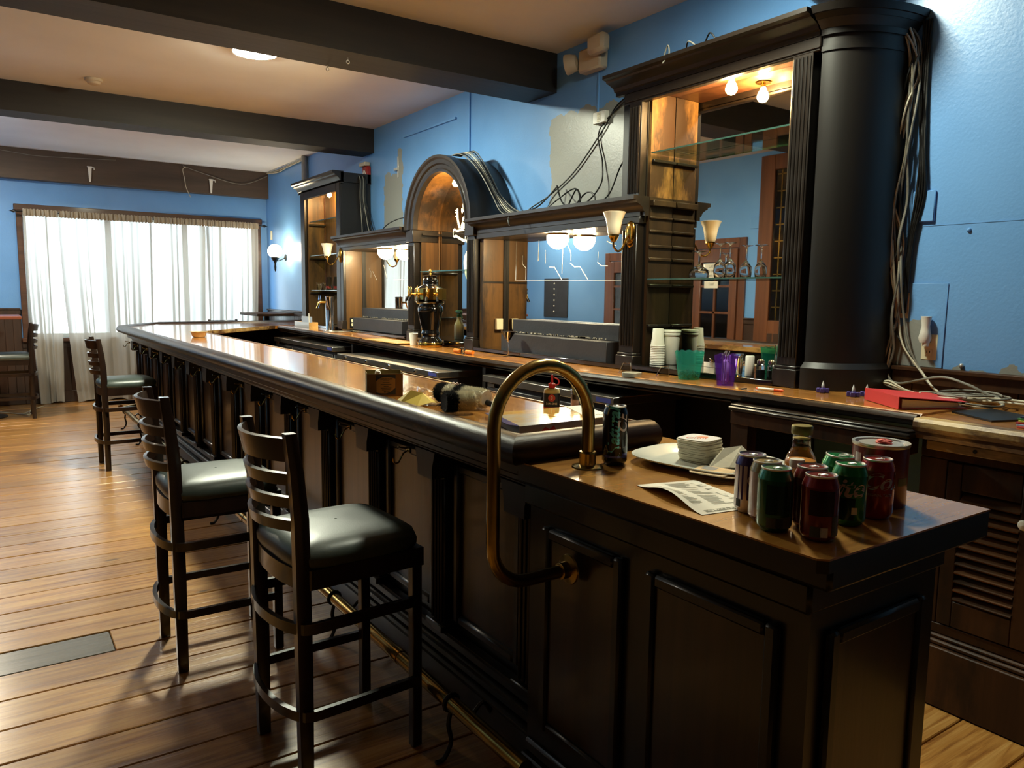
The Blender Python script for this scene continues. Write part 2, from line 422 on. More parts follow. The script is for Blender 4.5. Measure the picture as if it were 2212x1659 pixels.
# ------------------------------------------------------------------ floor boards
def floor_mat(name, base):
    m, nt, N, L, P = new_mat(name)
    tc = N.new('ShaderNodeTexCoord'); oi = N.new('ShaderNodeObjectInfo')
    add = N.new('ShaderNodeVectorMath'); add.operation = 'MULTIPLY_ADD'; L.new(oi.outputs['Random'], add.inputs[0]); add.inputs[1].default_value = (13, 29, 7); L.new(tc.outputs['Object'], add.inputs[2])
    mp = N.new('ShaderNodeMapping'); mp.inputs['Scale'].default_value = (.55, 9, 9); L.new(add.outputs[0], mp.inputs['Vector'])
    nz = N.new('ShaderNodeTexNoise'); nz.inputs['Scale'].default_value = 4; nz.inputs['Detail'].default_value = 9; nz.inputs['Roughness'].default_value = .62; nz.inputs['Distortion'].default_value = .9
    L.new(mp.outputs[0], nz.inputs['Vector'])
    cr = N.new('ShaderNodeValToRGB'); e = cr.color_ramp.elements
    e[0].position = .30; e[0].color = base[0]; e[1].position = .72; e[1].color = base[2]
    k = e.new(.5); k.color = base[1]
    L.new(nz.outputs[0], cr.inputs[0])
    # knots and old nail stains
    mp2 = N.new('ShaderNodeMapping'); mp2.inputs['Scale'].default_value = (1.2, 3.4, 3); L.new(add.outputs[0], mp2.inputs['Vector'])
    vo = N.new('ShaderNodeTexVoronoi'); vo.inputs['Scale'].default_value = 1.5; L.new(mp2.outputs[0], vo.inputs['Vector'])
    r2 = N.new('ShaderNodeValToRGB'); r2.color_ramp.elements[0].position = .035; r2.color_ramp.elements[0].color = (.16,.12,.1,1); r2.color_ramp.elements[1].position = .085
    L.new(vo.outputs['Distance'], r2.inputs[0])
    mx = N.new('ShaderNodeMix'); mx.data_type = 'RGBA'; mx.blend_type = 'MULTIPLY'; mx.inputs[0].default_value = .85
    L.new(cr.outputs[0], mx.inputs[6]); L.new(r2.outputs[0], mx.inputs[7])
    n3 = N.new('ShaderNodeTexNoise'); n3.inputs['Scale'].default_value = 1.1; n3.inputs['Detail'].default_value = 5
    gc = N.new('ShaderNodeNewGeometry'); L.new(gc.outputs['Position'], n3.inputs['Vector'])
    r3 = N.new('ShaderNodeValToRGB'); r3.color_ramp.elements[0].position = .34; r3.color_ramp.elements[0].color = (.62,.60,.60,1); r3.color_ramp.elements[1].position = .62
    L.new(n3.outputs[0], r3.inputs[0])
    m2 = N.new('ShaderNodeMix'); m2.data_type = 'RGBA'; m2.blend_type = 'MULTIPLY'; m2.inputs[0].default_value = .7
    L.new(mx.outputs[2], m2.inputs[6]); L.new(r3.outputs[0], m2.inputs[7])
    hs = N.new('ShaderNodeHueSaturation'); mr = N.new('ShaderNodeMapRange'); mr.inputs[3].default_value = .8; mr.inputs[4].default_value = 1.16
    L.new(oi.outputs['Random'], mr.inputs[0]); L.new(mr.outputs[0], hs.inputs['Value']); L.new(m2.outputs[2], hs.inputs['Color'])
    L.new(hs.outputs[0], P.inputs['Base Color'])
    P.inputs['Coat Weight'].default_value = .9; P.inputs['Coat Roughness'].default_value = .24
    rr = N.new('ShaderNodeMapRange'); rr.inputs[3].default_value = .24; rr.inputs[4].default_value = .46; L.new(n3.outputs[0], rr.inputs[0]); L.new(rr.outputs[0], P.inputs['Roughness'])
    bp = N.new('ShaderNodeBump'); bp.inputs['Strength'].default_value = .45; bp.inputs['Distance'].default_value = .008
    L.new(nz.outputs[0], bp.inputs['Height']); L.new(bp.outputs[0], P.inputs['Normal'])
    MATS[name] = m
floor_mat('floor_pine', (S(140,84,34), S(190,134,64), S(218,168,96)))
floor_mat('floor_grey', (S(84,78,64), S(100,94,78), S(112,106,90)))
row = 0
y = 2.685 - .2165*26
while y < 11.34:
    y1 = min(y+.2165, 11.349)
    rnd = random.Random(row*5+1)
    cuts = [-.999] + sorted([rnd.choice((-.7, -.3, 1.5, 2.2, 2.9))+rnd.uniform(-.2, .2)] if abs(y-3.3345) > .01 else [-.62, .349, 2.4]) + [3.409]
    for i in range(len(cuts)-1):
        g = rnd.uniform(.0026, .0046); dz = rnd.uniform(-.0015, .0015)
        grey = abs(y-3.3345) < .01 and i == 1
        p = MB().box(cuts[i]+.0008, cuts[i+1]-.0008, y+g, y1-g, -.021, dz, .003).build('plank', 'floor_grey' if grey else 'floor_pine', FLOOR, smooth=0)
        if grey: p['label'] = 'dull grey-green replacement floor board'
    y = y1+1e-6; row += 1

# ------------------------------------------------------------------ ceiling beams
def beam(y0a, y1a, y0b, y1b, z0, label):
    m = MB().prism([(-1.0, y0a), (3.41, y0b), (3.41, y1b), (-1.0, y1a)], z0, CZ)
    return tag(m.build('ceiling_beam', 'beam_wood', loc=(1.2, (y0a+y1a)/2, z0)), label, 'beam')
beam(4.49, 4.85, 4.45, 4.81, 2.888, 'dark boxed ceiling beam nearest the camera, above the emergency light')
beam(7.72, 8.02, 7.565, 7.865, 2.914, 'dark boxed ceiling beam running above the left tall bar cabinet')
hb = box(-1.0, 3.41, 11.22, 11.35, 2.79, CZ, .004)
tag(hb.build('header_beam', 'header_wood', loc=(1.2, 11.28, 2.79)), 'brown header board on the far wall above the curtained window', 'beam')
# ------------------------------------------------------------------ window
win = struct(MB().box(WX0-.07, WX0, 11.30, 11.40, WZ0-.06, WZ1+.07, .006).box(WX1, WX1+.07, 11.30, 11.40, WZ0-.06, WZ1+.07, .006)
             .box(WX0-.09, WX1+.09, 11.295, 11.40, WZ1, WZ1+.075, .006).box(WX0-.08, WX1+.08, 11.26, 11.42, WZ0-.05, WZ0, .006).build('window_1', 'trim_wood'))
for k in range(3):
    a = WX0+(WX1-WX0)*k/3; b = WX0+(WX1-WX0)*(k+1)/3
    fr = MB().box(a, a+.035, 11.40, 11.44, WZ0, WZ1).box(b-.035, b, 11.40, 11.44, WZ0, WZ1).box(a+.035, b-.035, 11.40, 11.44, WZ0, WZ0+.05).box(a+.035, b-.035, 11.40, 11.44, WZ1-.05, WZ1).build('sash', 'white_plastic', win)
    box(a+.035, b-.035, 11.418, 11.422, WZ0+.05, WZ1-.05).build('pane', 'window_glass', fr)
simple('pavement', S(150,148,142), .9)
tag(box(-12, 16, 11.9, 30, -.3, -.16).build('street_pavement', 'pavement', loc=(2, 20, -.3)), 'pale pavement outside the curtained window', 'pavement', kind='structure')
# wainscot panelling (far wall, right wall, left wall)
def wainscot(name, along, a0, a1, fixed, side, ztop, z0=0.0, mat='wainscot'):
    """beadboard with cap and base; side = direction it stands out of the wall"""
    m = MB(); n = int((a1-a0)/.085)
    def bx(p0, p1, d0, d1, q0, q1, b=.002):
        d0, d1 = fixed+side*d0, fixed+side*d1
        if along == 'x': m.box(p0, p1, d0, d1, q0, q1, b)
        else: m.box(d0, d1, p0, p1, q0, q1, b)
    for i in range(n):
        bx(a0+(a1-a0)*i/n+.002, a0+(a1-a0)*(i+1)/n-.002, .002, .014, max(z0, .14), ztop-.06)
    bx(a0, a1, .0, .006, z0, ztop-.05, 0)
    bx(a0, a1, .001, .028, ztop-.075, ztop-.02); bx(a0, a1, .001, .045, ztop-.02, ztop, .004)
    if z0 <= 0: bx(a0, a1, .001, .024, 0.003, .15, .004)
    o = m.build(name, mat); o['kind'] = 'structure'; return o
wainscot('trim_1', 'x', -1.0, WX0-.08, 11.35, -1, 1.215)
wainscot('trim_2', 'x', WX0-.08, WX1+.08, 11.35, -1, .79)
wainscot('trim_3', 'y', 8.95, 11.3, 3.41, -1, 1.21)
wainscot('trim_4', 'y', .4, 1.86, 3.41, -1, 1.165, 1.052, 'cab_wood')
wainscot('bounce_trim', 'y', -2.9, 3.4, -1.0, 1, 2.6)  # tall dark boarding out of view, added to cut bounced light
wainscot('trim_9', 'y', 3.41, 4.87, -1.0, 1, 1.21)
wainscot('trim_6', 'y', 8.62, 11.3, -1.0, 1, 1.06)
wainscot('trim_7', 'y', 5.89, 6.055, -1.0, 1, 1.22)
wainscot('trim_8', 'y', 6.965, 7.675, -1.0, 1, 1.22)
# ------------------------------------------------------------------ the wall opposite the bar (seen in the mirrors)
XL = -1.0
def pane_door(n, y0, y1, top, label_note=False):
    d = struct(MB().box(XL, XL+.03, y0, y0+.10, 0, top, .004).box(XL, XL+.03, y1-.10, y1, 0, top, .004).box(XL, XL+.03, y0+.10, y1-.10, top-.12, top, .004).build('door_%d' % n, 'red_wood'))
    leaf = MB(); a, b = y0+.11, y1-.11
    leaf.box(XL+.004, XL+.05, a, a+.11, .01, top-.13, .004).box(XL+.004, XL+.05, b-.11, b, .01, top-.13, .004)
    leaf.box(XL+.004, XL+.05, a+.11, b-.11, .01, .95, .004).box(XL+.004, XL+.05, a+.11, b-.11, top-.29, top-.13, .004)
    mid = (a+b)/2
    leaf.box(XL+.006, XL+.045, mid-.014, mid+.014, .95, top-.29)
    zs = [.95, 1.27, 1.60, top-.29]
    for z in zs[1:-1]: leaf.box(XL+.006, XL+.045, a+.11, b-.11, z-.014, z+.014)
    lf = leaf.build('door_leaf', 'red_wood', d)
    for i in range(3):
        for (p, q) in ((a+.112, mid-.015), (mid+.015, b-.112)):
            box(XL+.02, XL+.026, p, q, zs[i]+.014, zs[i+1]-.014).build('pane', 'black_gloss', lf)
    return d
pane_door(1, 6.06, 6.96, 2.19)
pane_door(2, 7.68, 8.61, 2.085)
nt_ = box(XL+.052, XL+.054, 6.45, 6.67, 1.575, 1.885).build('door_note', 'white_paper', loc=(XL+.052, 6.56, 1.575))
tag(nt_, 'white paper note taped to the glazed door, seen in the tall mirror', 'note')
for k in range(5):
    text_part('writing', ['LAST', 'by June', 'Thank you', 'never', 'Todd'][k], .05, 'print_dark', nt_, lambda x, y, k=k: (XL+.0548-XL-.052, -x*.8, .27-.055*k+y), local=True)
# tall timber screen with leaded glass
sc_ = struct(MB().box(XL, XL+.05, 5.69, 5.885, 0, 3.10, .005).box(XL, XL+.05, 4.88, 5.02, 0, 3.10, .005).box(XL, XL+.05, 5.02, 5.69, .001, 1.20, .005).box(XL, XL+.05, 5.02, 5.69, 2.93, 3.10, .005).build('door_3', 'red_wood'))
box(XL+.015, XL+.022, 5.02, 5.69, 1.2, 2.93).build('pane', 'black_gloss', sc_)
ld = MB()
for y in (5.16, 5.36, 5.60): ld.box(XL+.022, XL+.028, y-.006, y+.006, 1.2, 2.93)
for k in range(9): ld.box(XL+.022, XL+.028, 5.54, 5.66, 1.35+k*.19, 1.362+k*.19)
ld.build('leading', 'old_brass', sc_)
for k in range(8): box(XL+.05, XL+.056, 5.04+k*.082, 5.11+k*.082, .15, 1.05, .002).build('panel', 'wainscot', sc_)
bd = thing('menu_board', 'small black board on the blue wall, seen in the middle mirror', 'board', (XL+.0, 9.81, 1.11))
MB().box(XL, XL+.02, 9.50, 10.12, 1.11, 1.73, .004).build('board', 'black_paint', bd)
for k in range(6): MB().sphere((XL+.022, 9.84, 1.2+k*.09), .012, 8, 6).build('pin', 'white_plastic', bd)
# thin raised conduit box on the opposite wall
tag(MB().box(XL, XL+.012, 5.90, 6.03, 2.28, 2.42, .004).build('blank_cover_plate', 'blue_paint', loc=(XL, 5.96, 2.28)), 'blue-painted cover plate on the wall seen in the tall mirror', 'plate')
# ------------------------------------------------------------------ curtains and rod
m = bpy.data.materials.new('sheer_cloth'); m.use_nodes = True; MATS['sheer_cloth'] = m
N = m.node_tree.nodes; L = m.node_tree.links; N.clear()
o_ = N.new('ShaderNodeOutputMaterial'); df = N.new('ShaderNodeBsdfDiffuse'); tl = N.new('ShaderNodeBsdfTranslucent'); tp = N.new('ShaderNodeBsdfTransparent')
df.inputs[0].default_value = S(212,210,203); tl.inputs[0].default_value = S(112,110,106)
m1 = N.new('ShaderNodeMixShader'); m1.inputs[0].default_value = .5; m2_ = N.new('ShaderNodeMixShader'); m2_.inputs[0].default_value = .10
lw_ = N.new('ShaderNodeLayerWeight'); lw_.inputs[0].default_value = .5
mr_ = N.new('ShaderNodeMapRange'); mr_.inputs[1].default_value = .03; mr_.inputs[2].default_value = .40; mr_.inputs[3].default_value = .11; mr_.inputs[4].default_value = .0; L.new(lw_.outputs['Facing'], mr_.inputs[0]); L.new(mr_.outputs[0], m2_.inputs[0])
L.new(df.outputs[0], m1.inputs[1]); L.new(tl.outputs[0], m1.inputs[2]); L.new(m1.outputs[0], m2_.inputs[1]); L.new(tp.outputs[0], m2_.inputs[2]); L.new(m2_.outputs[0], o_.inputs[0])
def curtain(label, t0, t1, b0, b1, seed, zb=.015, lean=0):
    rnd = random.Random(seed); NU = int(170*(t1-t0))+40; NV = 30; zt = 2.40
    ph = [rnd.uniform(0, 6.3) for _ in range(8)]; fr = [rnd.uniform(k1, k2) for k1, k2 in ((5,7),(9,12),(15,19),(24,30),(38,46),(60,75),(3,4),(11,14))]
    am = [.016,.020,.022,.016,.010,.004,.012,.020]
    t = thing('curtain', label, 'curtain', ((t0+t1)/2, 11.22, .0), 'sheer grey window curtains')
    vs = []; fs = []
    for j in range(NV+1):
        v = j/NV; z = lerp(zt-.05, zb, v)
        for i in range(NU+1):
            u = i/NU; w = (t1-t0)
            spread = .5+.5*min(1, v*2)
            uu = u+.035*sin(5.3*u*w+ph[6])+.018*sin(13*u*w+ph[7])
            x = lerp(lerp(t0, t1, u), lerp(b0, b1, u), v**1.7)
            d = sum(a*(.45+.55*sin(2.7*u*w+ph[k])**2)*1.35*sin(f*uu*w*1.6+p+ (v*.9*((k % 3)-1))) for k, (a, f, p) in enumerate(zip(am, fr, ph)))
            x += .6*d*spread*.5
            yy = 11.195+d*spread*.85 + (.03*v if v > .9 else 0)
            if v > .96: yy += .015*sin(20*u+seed)
            vs.append((x, min(yy, 11.255), z + (.012*sin(17*u*w+seed) if j == NV else 0)))
    for j in range(NV):
        for i in range(NU):
            a = j*(NU+1)+i; fs.append((a, a+1, a+NU+2, a+NU+1))
    MB().add(vs, fs).build('fabric', 'sheer_cloth', t, smooth=80)
    # gathered header
    vs = []; fs = []; NH = NU*2
    for j in range(6):
        v = j/5
        for i in range(NH+1):
            u = i/NH; d = .008*sin(u*(t1-t0)*130+ph[0])+.006*sin(u*(t1-t0)*211+ph[1])
            bul = .012*sin(pi*v)
            vs.append((lerp(t0, t1, u), 11.185-bul+d, zt-.055+.085*v+.004*sin(u*(t1-t0)*170)))
    for j in range(5):
        for i in range(NH):
            a = j*(NH+1)+i; fs.append((a, a+1, a+NH+2, a+NH+1))
    simple('curtain_header', S(150,140,124), .9)
    MB().add(vs, fs).build('header', 'curtain_header', t, smooth=80)
curtain('narrow sheer grey curtain at the far left of the window, beside the open gap', .40, .77, .47, .73, 3)
curtain('sheer grey curtain in the middle of the window, slanting away from the gap', .78, 1.85, .90, 1.80, 5)
curtain('sheer grey curtain covering the right half of the window beside the globe sconce', 1.87, 3.24, 1.86, 3.16, 11)
rod = thing('curtain_rod', 'thin dark curtain rod with pointed finials across the window top', 'curtain rod', (1.8, 11.2, 2.39))
MB().tube([(.33, 11.2, 2.395), (3.31, 11.2, 2.395)], .009, 8).build('rod', 'black_plastic', rod)
for x, s in ((.33, -1), (3.31, 1)):
    MB().lathe([(.009,0),(.02,.012),(.02,.03),(.008,.045),(.001,.07)], n=10).xf(Matrix.Translation((x, 11.2, 2.395)) @ Matrix.Rotation(s*pi/2, 4, 'Y')).build('finial', 'black_plastic', rod)
# ------------------------------------------------------------------ the bar: front, top, rails
PIL = [1.83+.571*k for k in range(14)]
bar = thing('panelled_bar', 'long dark panelled bar front with pilasters facing the stools', 'bar', (1.45, 5.4, 0))
MB().box(1.375, 1.60, 1.72, 8.95, .003, 1.03).build('body', 'bar_wood', bar)
MB().prism([(1.375, 8.95), (1.60, 8.95), (1.86, 9.50), (3.40, 9.80), (3.40, 10.02), (1.70, 9.72)], .003, 1.03).build('return_body', 'bar_wood', bar)
MB().box(1.195, 1.375, 1.70, 8.98, .955, 1.032, .006).box(1.235, 1.375, 1.70, 8.98, .92, .956, .008).box(1.27, 1.375, 1.70, 8.98, .90, .921, .006).build('frieze', 'bar_wood', bar)
MB().box(1.27, 1.375, 1.70, 8.96, .003, .14, .006).box(1.30, 1.375, 1.70, 8.96, .14, .175, .008).box(1.325, 1.375, 1.70, 8.96, .175, .215, .008).build('plinth', 'bar_wood', bar)
for k, y in enumerate(PIL):
    p = MB().box(1.325, 1.376, y-.05, y+.05, .215, .83, .004).build('pilaster', 'bar_wood', bar)
    fl = MB()
    for j in range(4): fl.tube([(1.323, y-.034+j*.0225, .25), (1.323, y-.034+j*.0225, .79)], .0065, 6)
    fl.build('reed', 'bar_wood', p)
    MB().prism([(y-.055, .80), (y+.055, .80), (y+.055, .84), (y+.075, .90), (y-.075, .90), (y-.055, .84)], 1.27, 1.376, 'x').build('bracket', 'black_wood', p)
    MB().box(1.305, 1.376, y-.062, y+.062, .2155, .245, .004).build('foot_block', 'bar_wood', p)
    if k < len(PIL)-1:
        a, b = y+.075, PIL[k+1]-.075
        f = MB()
        for (p0, p1, q0, q1) in ((a, a+.035, .26, .86), (b-.035, b, .26, .86), (a+.035, b-.035, .26, .295), (a+.035, b-.035, .825, .86)):
            f.box(1.345, 1.376, p0, p1, q0, q1, .008)
        fr = f.build('panel_frame', 'bar_wood', bar)
        MB().box(1.362, 1.376, a+.03, b-.03, .29, .83, .004).build('panel', 'bar_panel', fr)
    if k > 0:
        h = MB().box(1.262, 1.272, y+.105, y+.135, .868, .888, .002)
        h.tube([(1.265, y+.12, .878), (1.245, y+.12, .868), (1.232, y+.12, .848), (1.225, y+.12, .835), (1.212, y+.12, .832), (1.204, y+.12, .842), (1.204, y+.12, .855)], .0035, 6)
        h.tube([(1.265, y+.12, .884), (1.235, y+.12, .890), (1.222, y+.12, .895)], .003, 6)
        h.build('purse_hook', 'old_brass', bar)
# bar top and its padded-looking rail
top = thing('drinks_worktop', 'glossy orange-brown wooden bar top with rounded dark edge rail', 'bar top', (1.45, 5.4, 1.03))
poly = [(1.19, 1.68), (1.645, 1.68), (1.66, 7.7), (2.70, 8.78), (3.405, 8.92), (3.405, 9.92), (1.62, 9.68), (1.19, 8.92)]
MB().prism(poly, 1.033, 1.07).build('surface', 'bar_top', top)
def rail_prof():
    # rounded armrest section: (outward, up)
    pts = [(-.006, -.014), (-.006, .018), (.004, .026), (.018, .036)]
    pts += [(.048+.054*sin(pi*k/9), .0+.041*cos(pi*k/9)) for k in range(10)]
    return pts + [(.03, -.042), (.004, -.03)]
RP = rail_prof()
def rail_path(pts, norms):
    return [((x, y, 1.05), (nx, ny, 0), (0, 0, 1)) for (x, y), (nx, ny) in zip(pts, norms)]
rp = [(1.19, 1.68), (1.19, 5.0), (1.19, 8.92), (1.62, 9.68), (3.40, 9.92)]
s2 = 1/sqrt(2)
def nrm(p, q): d = Vector((q[0]-p[0], q[1]-p[1])).normalized(); return (-d.y, d.x)
n1 = (-1, 0); n2 = nrm(rp[2], rp[3]); n3 = nrm(rp[3], rp[4])
def mitre(a, b):
    v = Vector((a[0]+b[0], a[1]+b[1])); v = v/ (1+Vector(a).dot(Vector(b))); return tuple(v)
MB().extrude(RP, rail_path(rp, [(-1, -1), n1, mitre(n1, n2), mitre(n2, n3), n3])).build('arm_rail', 'rail_wood', top, smooth=50)
MB().extrude(RP, rail_path([(1.19, 1.68), (1.63, 1.68)], [(-1, -1), (0, -1)])).build('end_arm_rail', 'rail_wood_x', top, smooth=50)
er = MB().lathe([(.001,0),(.03,.0),(.048,-.02),(.05,-.035)][::-1], n=14)
MB().extrude([(0,-.012),(.012,-.012),(.012,.024),(0,.024)], [((1.645-.001, 1.69, 1.05), (1,0,0), (0,0,1)), ((1.66, 7.7, 1.05), (.75,-.4,0), (0,0,1)), ((2.70, 8.78, 1.05), (.5,-.5,0), (0,0,1))]).build('inner_edge', 'worn_nose', top)
# ------------------------------------------------------------------ foot rail
fr = thing('foot_rail', 'tubular brass foot rail on iron brackets along the bar base', 'foot rail', (1.1, 5.4, 0))
MB().tube([(1.125, 1.55, .19), (1.125, 5.0, .19), (1.125, 8.95, .19), (1.14, 9.05, .19), (1.23, 9.14, .19), (1.55, 9.42, .19)], .024, 12).build('tube', 'old_brass', fr)
for k in range(8):
    y = 1.95+k*.98
    b = MB()
    b.tube(spline([(1.125, y, .166), (1.115, y, .12), (1.125, y, .06), (1.10, y, .012), (1.07, y, .008)], 4), .008, 6)
    b.tube(spline([(1.14, y, .17), (1.19, y, .12), (1.24, y, .155), (1.275, y, .11)], 4), .007, 6)
    b.tube([(1.125+.027*cos(a*pi/6), y, .19+.027*sin(a*pi/6)) for a in range(12)], .006, 6, closed=True)
    b.build('bracket', 'black_plastic', fr)
    MB().tube([(1.125, y+.35, .19), (1.125, y+.39, .19)], .0265, 12).build('sleeve', 'brass', fr)
# ------------------------------------------------------------------ lower service counter at the near end
ec = thing('service_counter', 'lower service counter at the near end of the bar, holding the drink cans', 'counter', (1.45, 1.2, 0))
MB().prism([(1.14, .735), (1.155, .72), (1.735, .72), (1.735, 1.698), (1.14, 1.698)], 1.0165, 1.02).build('top', 'end_top', ec)
MB().prism([(1.141, .7355), (1.1555, .721), (1.734, .721), (1.734, 1.697), (1.141, 1.697)], .993, 1.0164).build('shade_edge', 'bar_wood', ec)  # slab edge in dark bar wood, standing in for its shade
MB().box(1.185, 1.775, .735, 1.697, .945, .9925, .008).build('lower_top', 'bar_wood', ec)
MB().box(1.235, 1.69, .80, 1.695, .003, .9445).build('body', 'bar_wood', ec)
MB().box(1.205, 1.70, .785, 1.69, .88, .944, .008).build('frieze', 'bar_wood', ec)
MB().box(1.205, 1.70, .785, 1.69, .004, .14, .006).box(1.22, 1.70, .79, 1.69, .14, .18, .008).build('plinth', 'bar_wood', ec)
for (a, b) in ((.86, 1.22), (1.30, 1.62)):
    f = MB()
    for (p0, p1, q0, q1) in ((a, a+.03, .24, .83), (b-.03, b, .24, .83), (a+.03, b-.03, .24, .27), (a+.03, b-.03, .80, .83)): f.box(1.215, 1.236, p0, p1, q0, q1, .006)
    f1 = f.build('panel_frame', 'bar_wood', ec)
    MB().box(1.226, 1.236, a+.028, b-.028, .268, .802, .003).build('panel', 'bar_panel', f1)
f = MB()
for (p0, p1, q0, q1) in ((1.28, 1.31, .24, .83), (1.60, 1.63, .24, .83), (1.31, 1.60, .24, .27), (1.31, 1.60, .80, .83)): f.box(p0, p1, .782, .801, q0, q1, .006)
f1 = f.build('end_panel_frame', 'bar_wood', ec)
MB().box(1.308, 1.602, .792, .801, .268, .802, .003).build('end_panel', 'bar_panel', f1)
# ------------------------------------------------------------------ bent brass rail
br = thing('brass_hoop_rail', 'bent brass tube rail arching from the service counter to the bar front', 'rail', (1.255, 1.477, 1.0215))
pts = [(1.255, 1.477, 1.0245), (1.255, 1.477, 1.145)]
pts += [(1.11+.145*cos(pi*k/14), 1.477, 1.145+.145*sin(pi*k/14)) for k in range(1, 14)]
pts += [(.965, 1.477, 1.145), (.965, 1.477, 1.0), (.965, 1.477, .87)]
pts += [(1.065-.10*cos(pi/2*k/7), 1.478, .855-.10*sin(pi/2*k/7)) for k in range(1, 8)]
pts += [(1.20, 1.48, .755)]
MB().tube(pts, .0165, 16).build('tube', 'old_brass', br, smooth=60)
MB().lathe([(.041,0),(.040,.002),(.022,.006),(.0215,.034),(.0225,.036),(.0215,.040),(.0165,.041)], (1.255, 1.477, 1.0215), 24).build('flange', 'old_brass', br)
MB().lathe([(.040,0),(.038,.004),(.022,.008),(.0215,.03),(.0165,.032)], n=24).xf(Matrix.Translation((1.2035, 1.48, .755)) @ Matrix.Rotation(-pi/2, 4, 'Y')).build('wall_flange', 'old_brass', br)

# ------------------------------------------------------------------ bar stools
def make_stool(label, loc, rz):
    t = thing('bar_stool', label, 'bar stool', loc, 'ladder-back bar stools', rz)
    W = .18; D = .185
    def post(s):
        path = [(-D, s*W, .003), (-D, s*W, .35), (-D-.002, s*W, .68), (-D-.004, s*W, .82), (-D-.014, s*W, .95), (-D-.030, s*W, 1.07)]
        wid = [.034, .040, .040, .040, .036, .030]
        fr = []
        for p, w_ in zip(path, wid): fr.append((p, (w_*.55, 0, 0), (0, .014, 0)))
        m = MB().extrude([(-1,-1),(-.7,-1.15),(.7,-1.15),(1,-1),(1,1),(.7,1.15),(-.7,1.15),(-1,1)], fr)
        return m
    for s in (-1, 1):
        post(s).build('back_leg', 'stool_wood', t, local=True, smooth=30)
        MB().box(D-.017, D+.017, s*W-.016, s*W+.016, .003, .65, .003).build('front_leg', 'stool_wood', t, local=True)
    # curved ladder slats
    def xpost(z): return interp(z, [.68,.82,.95,1.07], [-D-.002,-D-.004,-D-.014,-D-.030])
    for (z, h) in ((.800, .034), (.868, .034), (.936, .036), (1.022, .070)):
        xb = xpost(z)
        arc = [(xb-.065*(1-(k/6-1)**2), W*(k/6-1), z) for k in range(13)]
        MB().strip(arc, .013, h, (-.22, 0, 1)).build('slat', 'stool_wood', t, local=True, smooth=30)
    # seat frame with a rounded back
    def outline(f, back):
        o = [(D+.02, -W-.02), (D+.02, W+.02), (-D+.02, W+.02)]
        o += [(-D+.02-back*sin(pi*k/8)*1.0, (W+.02)*cos(pi*k/8)) for k in range(1, 8)] + [(-D+.02, -W-.02)]
        return o
    MB().prism(outline(1, .05), .61, .668).build('seat_frame', 'stool_wood', t, local=True, smooth=30)
    # padded seat: stacked scaled outlines
    o = outline(1, .045); m = MB(); n = len(o); lay = [(.668, .99), (.682, 1.03), (.700, 1.035), (.718, 1.0), (.731, .92), (.740, .78), (.745, .5), (.746, .02)]
    o2 = []
    for i in range(n):   # resample edges for a soft shape
        a = Vector(o[i]); b = Vector(o[(i+1) % n]); kk = 6 if (b-a).length > .15 else 2
        for k in range(kk): o2.append(a.lerp(b, k/kk))
    rmax = .2
    vs = []; 
    for z, sc in lay:
        for p in o2:
            q = Vector((p.x, p.y)); 
            q = Vector((min(max(q.x, -9), 9), q.y))
            # round the corners
            nx, ny = q.x/(D+.02), q.y/(W+.02); k = (abs(nx)**6+abs(ny)**6)**(1/6) or 1
            q = q/max(k, 1)
            vs.append((q.x*sc, q.y*sc, z))
    nn = len(o2); fs = [(j*nn+i, j*nn+(i+1) % nn, (j+1)*nn+(i+1) % nn, (j+1)*nn+i) for j in range(len(lay)-1) for i in range(nn)]
    m.add(vs, fs); m.build('seat_cushion', 'vinyl', t, local=True, smooth=180)
    # bent hoop stretchers
    for (z, h) in ((.50, .032), (.235, .030)):
        w_ = W+.028
        hoop = [(D+.002, -w_+.006, z), (-D*.2, -w_, z), (-D+.02, -w_, z)]
        hoop += [(-D+.02-.075*sin(pi*k/10), -w_*cos(pi*k/10), z) for k in range(1, 10)]
        hoop += [(-D+.02, w_, z), (-D*.2, w_, z), (D+.002, w_-.006, z)]
        MB().strip(hoop, .016, h).build('stretcher_hoop', 'stool_wood', t, local=True, smooth=30)
    return t
ST = make_stool('nearest ladder-back bar stool with dark vinyl seat beside the brass hoop', (.872, 2.25, 0), radians(3))
copy_tree(ST, (.725, 3.18, 0), radians(0), 'second ladder-back bar stool from the camera, pulled back from the bar')
copy_tree(ST, (.905, 7.0, 0), radians(2), 'distant ladder-back bar stool standing before the curtains')
copy_tree(ST, (.17, 10.22, 0), pi, 'dark wooden bar stool at the far left table, turned away from the window')
copy_tree(ST, (2.66, 10.75, 0), radians(-90), 'bar stool mostly hidden behind the far end of the bar')
